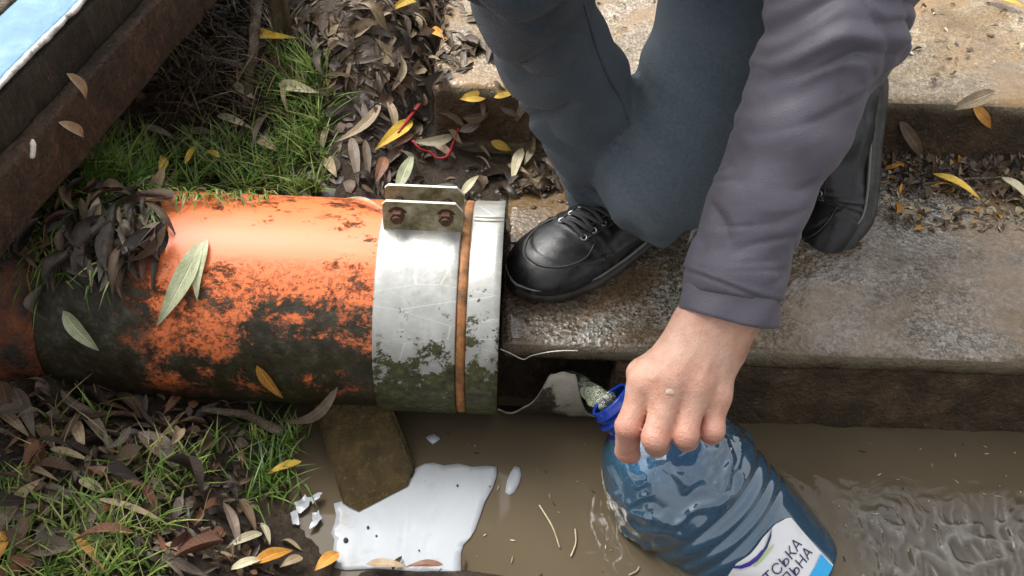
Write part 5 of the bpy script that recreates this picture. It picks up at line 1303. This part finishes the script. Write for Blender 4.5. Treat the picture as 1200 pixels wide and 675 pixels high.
litter('leaf_litter', 620, (345, -10, 620, 100), dict(l_grey=4, l_brown=4, l_dark=1, l_tan=2), 'flattened leaf litter and mud at the top of the slope', (.016, .055), .08, .001, keep=lambda p: p[0] < -.11 or random.random() < max(.10, math.exp(-(p[0] + .11) / .045)))
litter('leaf_litter', 420, (1035, 182, 1210, 232), dict(l_grey=3, l_brown=5, l_dark=5, l_tan=2, l_orange=.5), 'crumbled leaf litter in the corner under the upper step', (.007, .024), .4, .005)
litter('leaf_litter', 260, (1035, 215, 1210, 270), dict(l_brown=3, l_tan=4, l_cream=1, l_orange=1), 'thin scatter of leaf crumbs on the lower step', (.006, .02), .2, .003)
litter('leaf_litter', 300, (640, 0, 1210, 100), dict(l_brown=3, l_tan=4, l_cream=2, l_grey=2), 'sparse leaf crumbs on the wet upper landing', (.005, .018), .15, .003)
litter('leaf_litter', 900, (0, 455, 330, 676), dict(l_grey=3, l_brown=4, l_dark=6, l_rust=1), 'crumbled wet leaf litter over the lower bank', (.012, .038), .5, .010, keep=lambda p: p[2] > .01)
litter('leaf_litter', 900, (20, -10, 345, 230), dict(l_grey=3, l_brown=4, l_dark=6), 'dark leaf litter heaped under the bridge', (.012, .036), .6, .014)
litter('leaf_litter', 160, (0, 230, 190, 470), dict(l_grey=2, l_brown=3, l_dark=6), 'dark leaf litter round the buried pipe end', (.016, .04), .6, .012)

mb = MB(); nmz = ['l_grey', 'l_brown', 'l_dark', 'l_red', 'l_tan']
for _ in range(150):
    px, py = random.uniform(-5, 190), random.uniform(205, 300) + abs(random.gauss(0, 26)); p, n_ = pipe_hit(px, py, .004 + random.uniform(0, .02))
    if px > 120 + random.uniform(0, 70) and py > 290: continue
    v, f = proto[random.randrange(14)]; s_l = random.uniform(.025, .06); dn = unit(np.array([random.gauss(0, .5), -.5, -1]) - n_ * 0); nn = unit(n_ + np.array([random.gauss(0, .35), random.gauss(0, .25), random.gauss(0, .25)])); ax = unit(dn - nn * (dn @ nn)); R_ = np.stack([ax, np.cross(nn, ax), nn], 1)
    mb.add((v * s_l) @ R_.T + p, f, random.choices(range(5), (3, 4, 6, 1.2, .6))[0])
tag(mb.build('leaf_litter', [MT[q] for q in nmz]), 'wet dead leaves heaped over the dark buried end of the pipe', 'leaf litter', None, 'stuff')
mb = MB()
for _ in range(520):
    px = random.uniform(-10, 185) if random.random() < .8 else random.uniform(150, 320); py = random.uniform(206, 262) + (abs(random.gauss(0, 35)) if px < 150 else 0)
    if px > 185: py = random.uniform(226, 236)
    p, n_ = pipe_hit(px, py, .003); H = random.uniform(.025, .06); dn = np.array([random.gauss(0, .6), -.55 + random.gauss(0, .4), -.35]); sd = unit(np.cross(dn, n_)) * random.uniform(.0008, .0018); vs = []
    for i in range(5):
        t = i / 4; c = p + n_ * (H * .55 * t) * (1 - .55 * t) + unit(dn) * (H * t * t * .8) + np.array([0, 0, H * .4 * t * (1 - t)]); k = 1 - t ** 1.6 + .04; vs += [c - sd * k, c + sd * k]
    mb.add(vs, [(2 * i, 2 * i + 1, 2 * i + 3, 2 * i + 2) for i in range(4)], random.choices(range(3), (7, 1.5, 1))[0])
tag(mb.build('grass', [MT['grass'], MT['grass2'], MT['straw']]), 'grass trailing over the top of the buried pipe end', 'grass', None, 'stuff')

def grass(name, n, box, label, hgt, lean, mats, keep=None, droop=.6):
    names = list(mats); wts = list(mats.values()); mb = MB()
    tuft = [hit(random.uniform(box[0], box[2]), random.uniform(box[1], box[3])) for _ in range(max(8, n // 9))]
    for _ in range(n):
        c = random.choice(tuft); x = c[0] + random.gauss(0, .008); y = c[1] + random.gauss(0, .008); z = float(surf(x, y))
        if keep and not keep(np.array([x, y, z])): continue
        H = random.uniform(*hgt); a = random.uniform(0, 6.283); L = random.uniform(.2, 1) * lean; w = random.uniform(.0008, .0019)
        dx, dy = math.cos(a), math.sin(a); sx, sy = -dy * w, dx * w; vs = []
        for i in range(5):
            t = i / 4; bx = x + dx * H * L * t * t + dx * .1 * H * t; by = y + dy * H * L * t * t + dy * .1 * H * t; bz = z - .004 + H * (t - droop * L * t * t * .55)
            k = (1 - t ** 1.6) + .04; vs += [(bx - sx * k, by - sy * k, bz), (bx + sx * k, by + sy * k, bz)]
        mb.add(vs, [(2 * i, 2 * i + 1, 2 * i + 3, 2 * i + 2) for i in range(4)], random.choices(range(len(names)), wts)[0])
    return tag(mb.build(name, [MT[q] for q in names]), label, 'grass', None, 'stuff')
GM = dict(grass=6, grass2=2, straw=.7)
grass('grass', 1500, (292, 75, 378, 236), 'bright green grass strip between hollow and leaf litter', (.02, .055), 1.0, GM, keep=lambda p: p[0] > -.33)
grass('grass', 900, (40, 175, 300, 236), 'grass growing behind the buried end of the pipe', (.03, .07), 1.1, GM)
grass('grass', 500, (20, 215, 165, 330), 'dark grass hanging round the buried pipe end', (.04, .08), 1.2, dict(grass=8, grass2=1, straw=.5))
grass('grass', 720, (-20, 565, 195, 690), 'green grass tufts on the lower left bank', (.02, .05), 1.1, dict(grass=6, grass2=4, straw=1))
grass('grass', 110, (130, 520, 260, 575), 'sparse grass blades over the muddy slope', (.02, .05), 1.2, GM)
grass('grass', 180, (285, 490, 345, 590), 'trailing dark grass beside the water under the pipe', (.02, .045), 1.4, dict(grass=9, grass2=1))
grass('grass', 70, (0, 470, 230, 560), 'dry straw stems among the leaves in front of the pipe', (.02, .06), 1.3, dict(straw=5, grass=1.5, grass2=1))
grass('dead_stems', 900, (150, 0, 330, 150), 'tangle of dead stems and roots under the bridge', (.04, .11), 1.4, dict(straw=3, l_brown=3, l_dark=4), droop=1.0)

# red wires
def wire(pix, label):
    P = catmull([hit(px, py, .014) for px, py in pix], 6); T = unit(P[-1] - P[0]); s = np.cross(T, [0, .6, .8]); mb = MB()
    for k in (-1, 1): v, f = tube(P + s * k * .0016, .0015, 8); mb.add(v, f)
    return tag(mb.build('wire', MT['wire']), label, 'wire')
wire([(492, 132), (480, 148), (466, 166)], 'straight scrap of twin red wire over the yellow leaf')
wire([(484, 175), (492, 184), (505, 189), (512, 195), (524, 193), (531, 178), (538, 160)], 'bent scrap of twin red wire in the leaf litter')
# pebbles in the gravelly mud behind the clamp
mb = MB()
for _ in range(90):
    p = hit(random.uniform(540, 690), random.uniform(195, 245)) if random.random() < .7 else hit(random.uniform(1040, 1200), random.uniform(190, 230))
    bm = bmesh.new(); bmesh.ops.create_icosphere(bm, subdivisions=1, radius=random.uniform(.002, .0055)); v = np.array([q.co[:] for q in bm.verts]); f = [[q.index for q in fa.verts] for fa in bm.faces]; bm.free()
    mb.add(v * [1, random.uniform(.6, 1.3), .45] + p + [0, 0, .0005], f)
tag(mb.build('gravel', MT['pebble']), 'small wet gravel and grit on the muddy step edge', 'gravel', None, 'stuff')
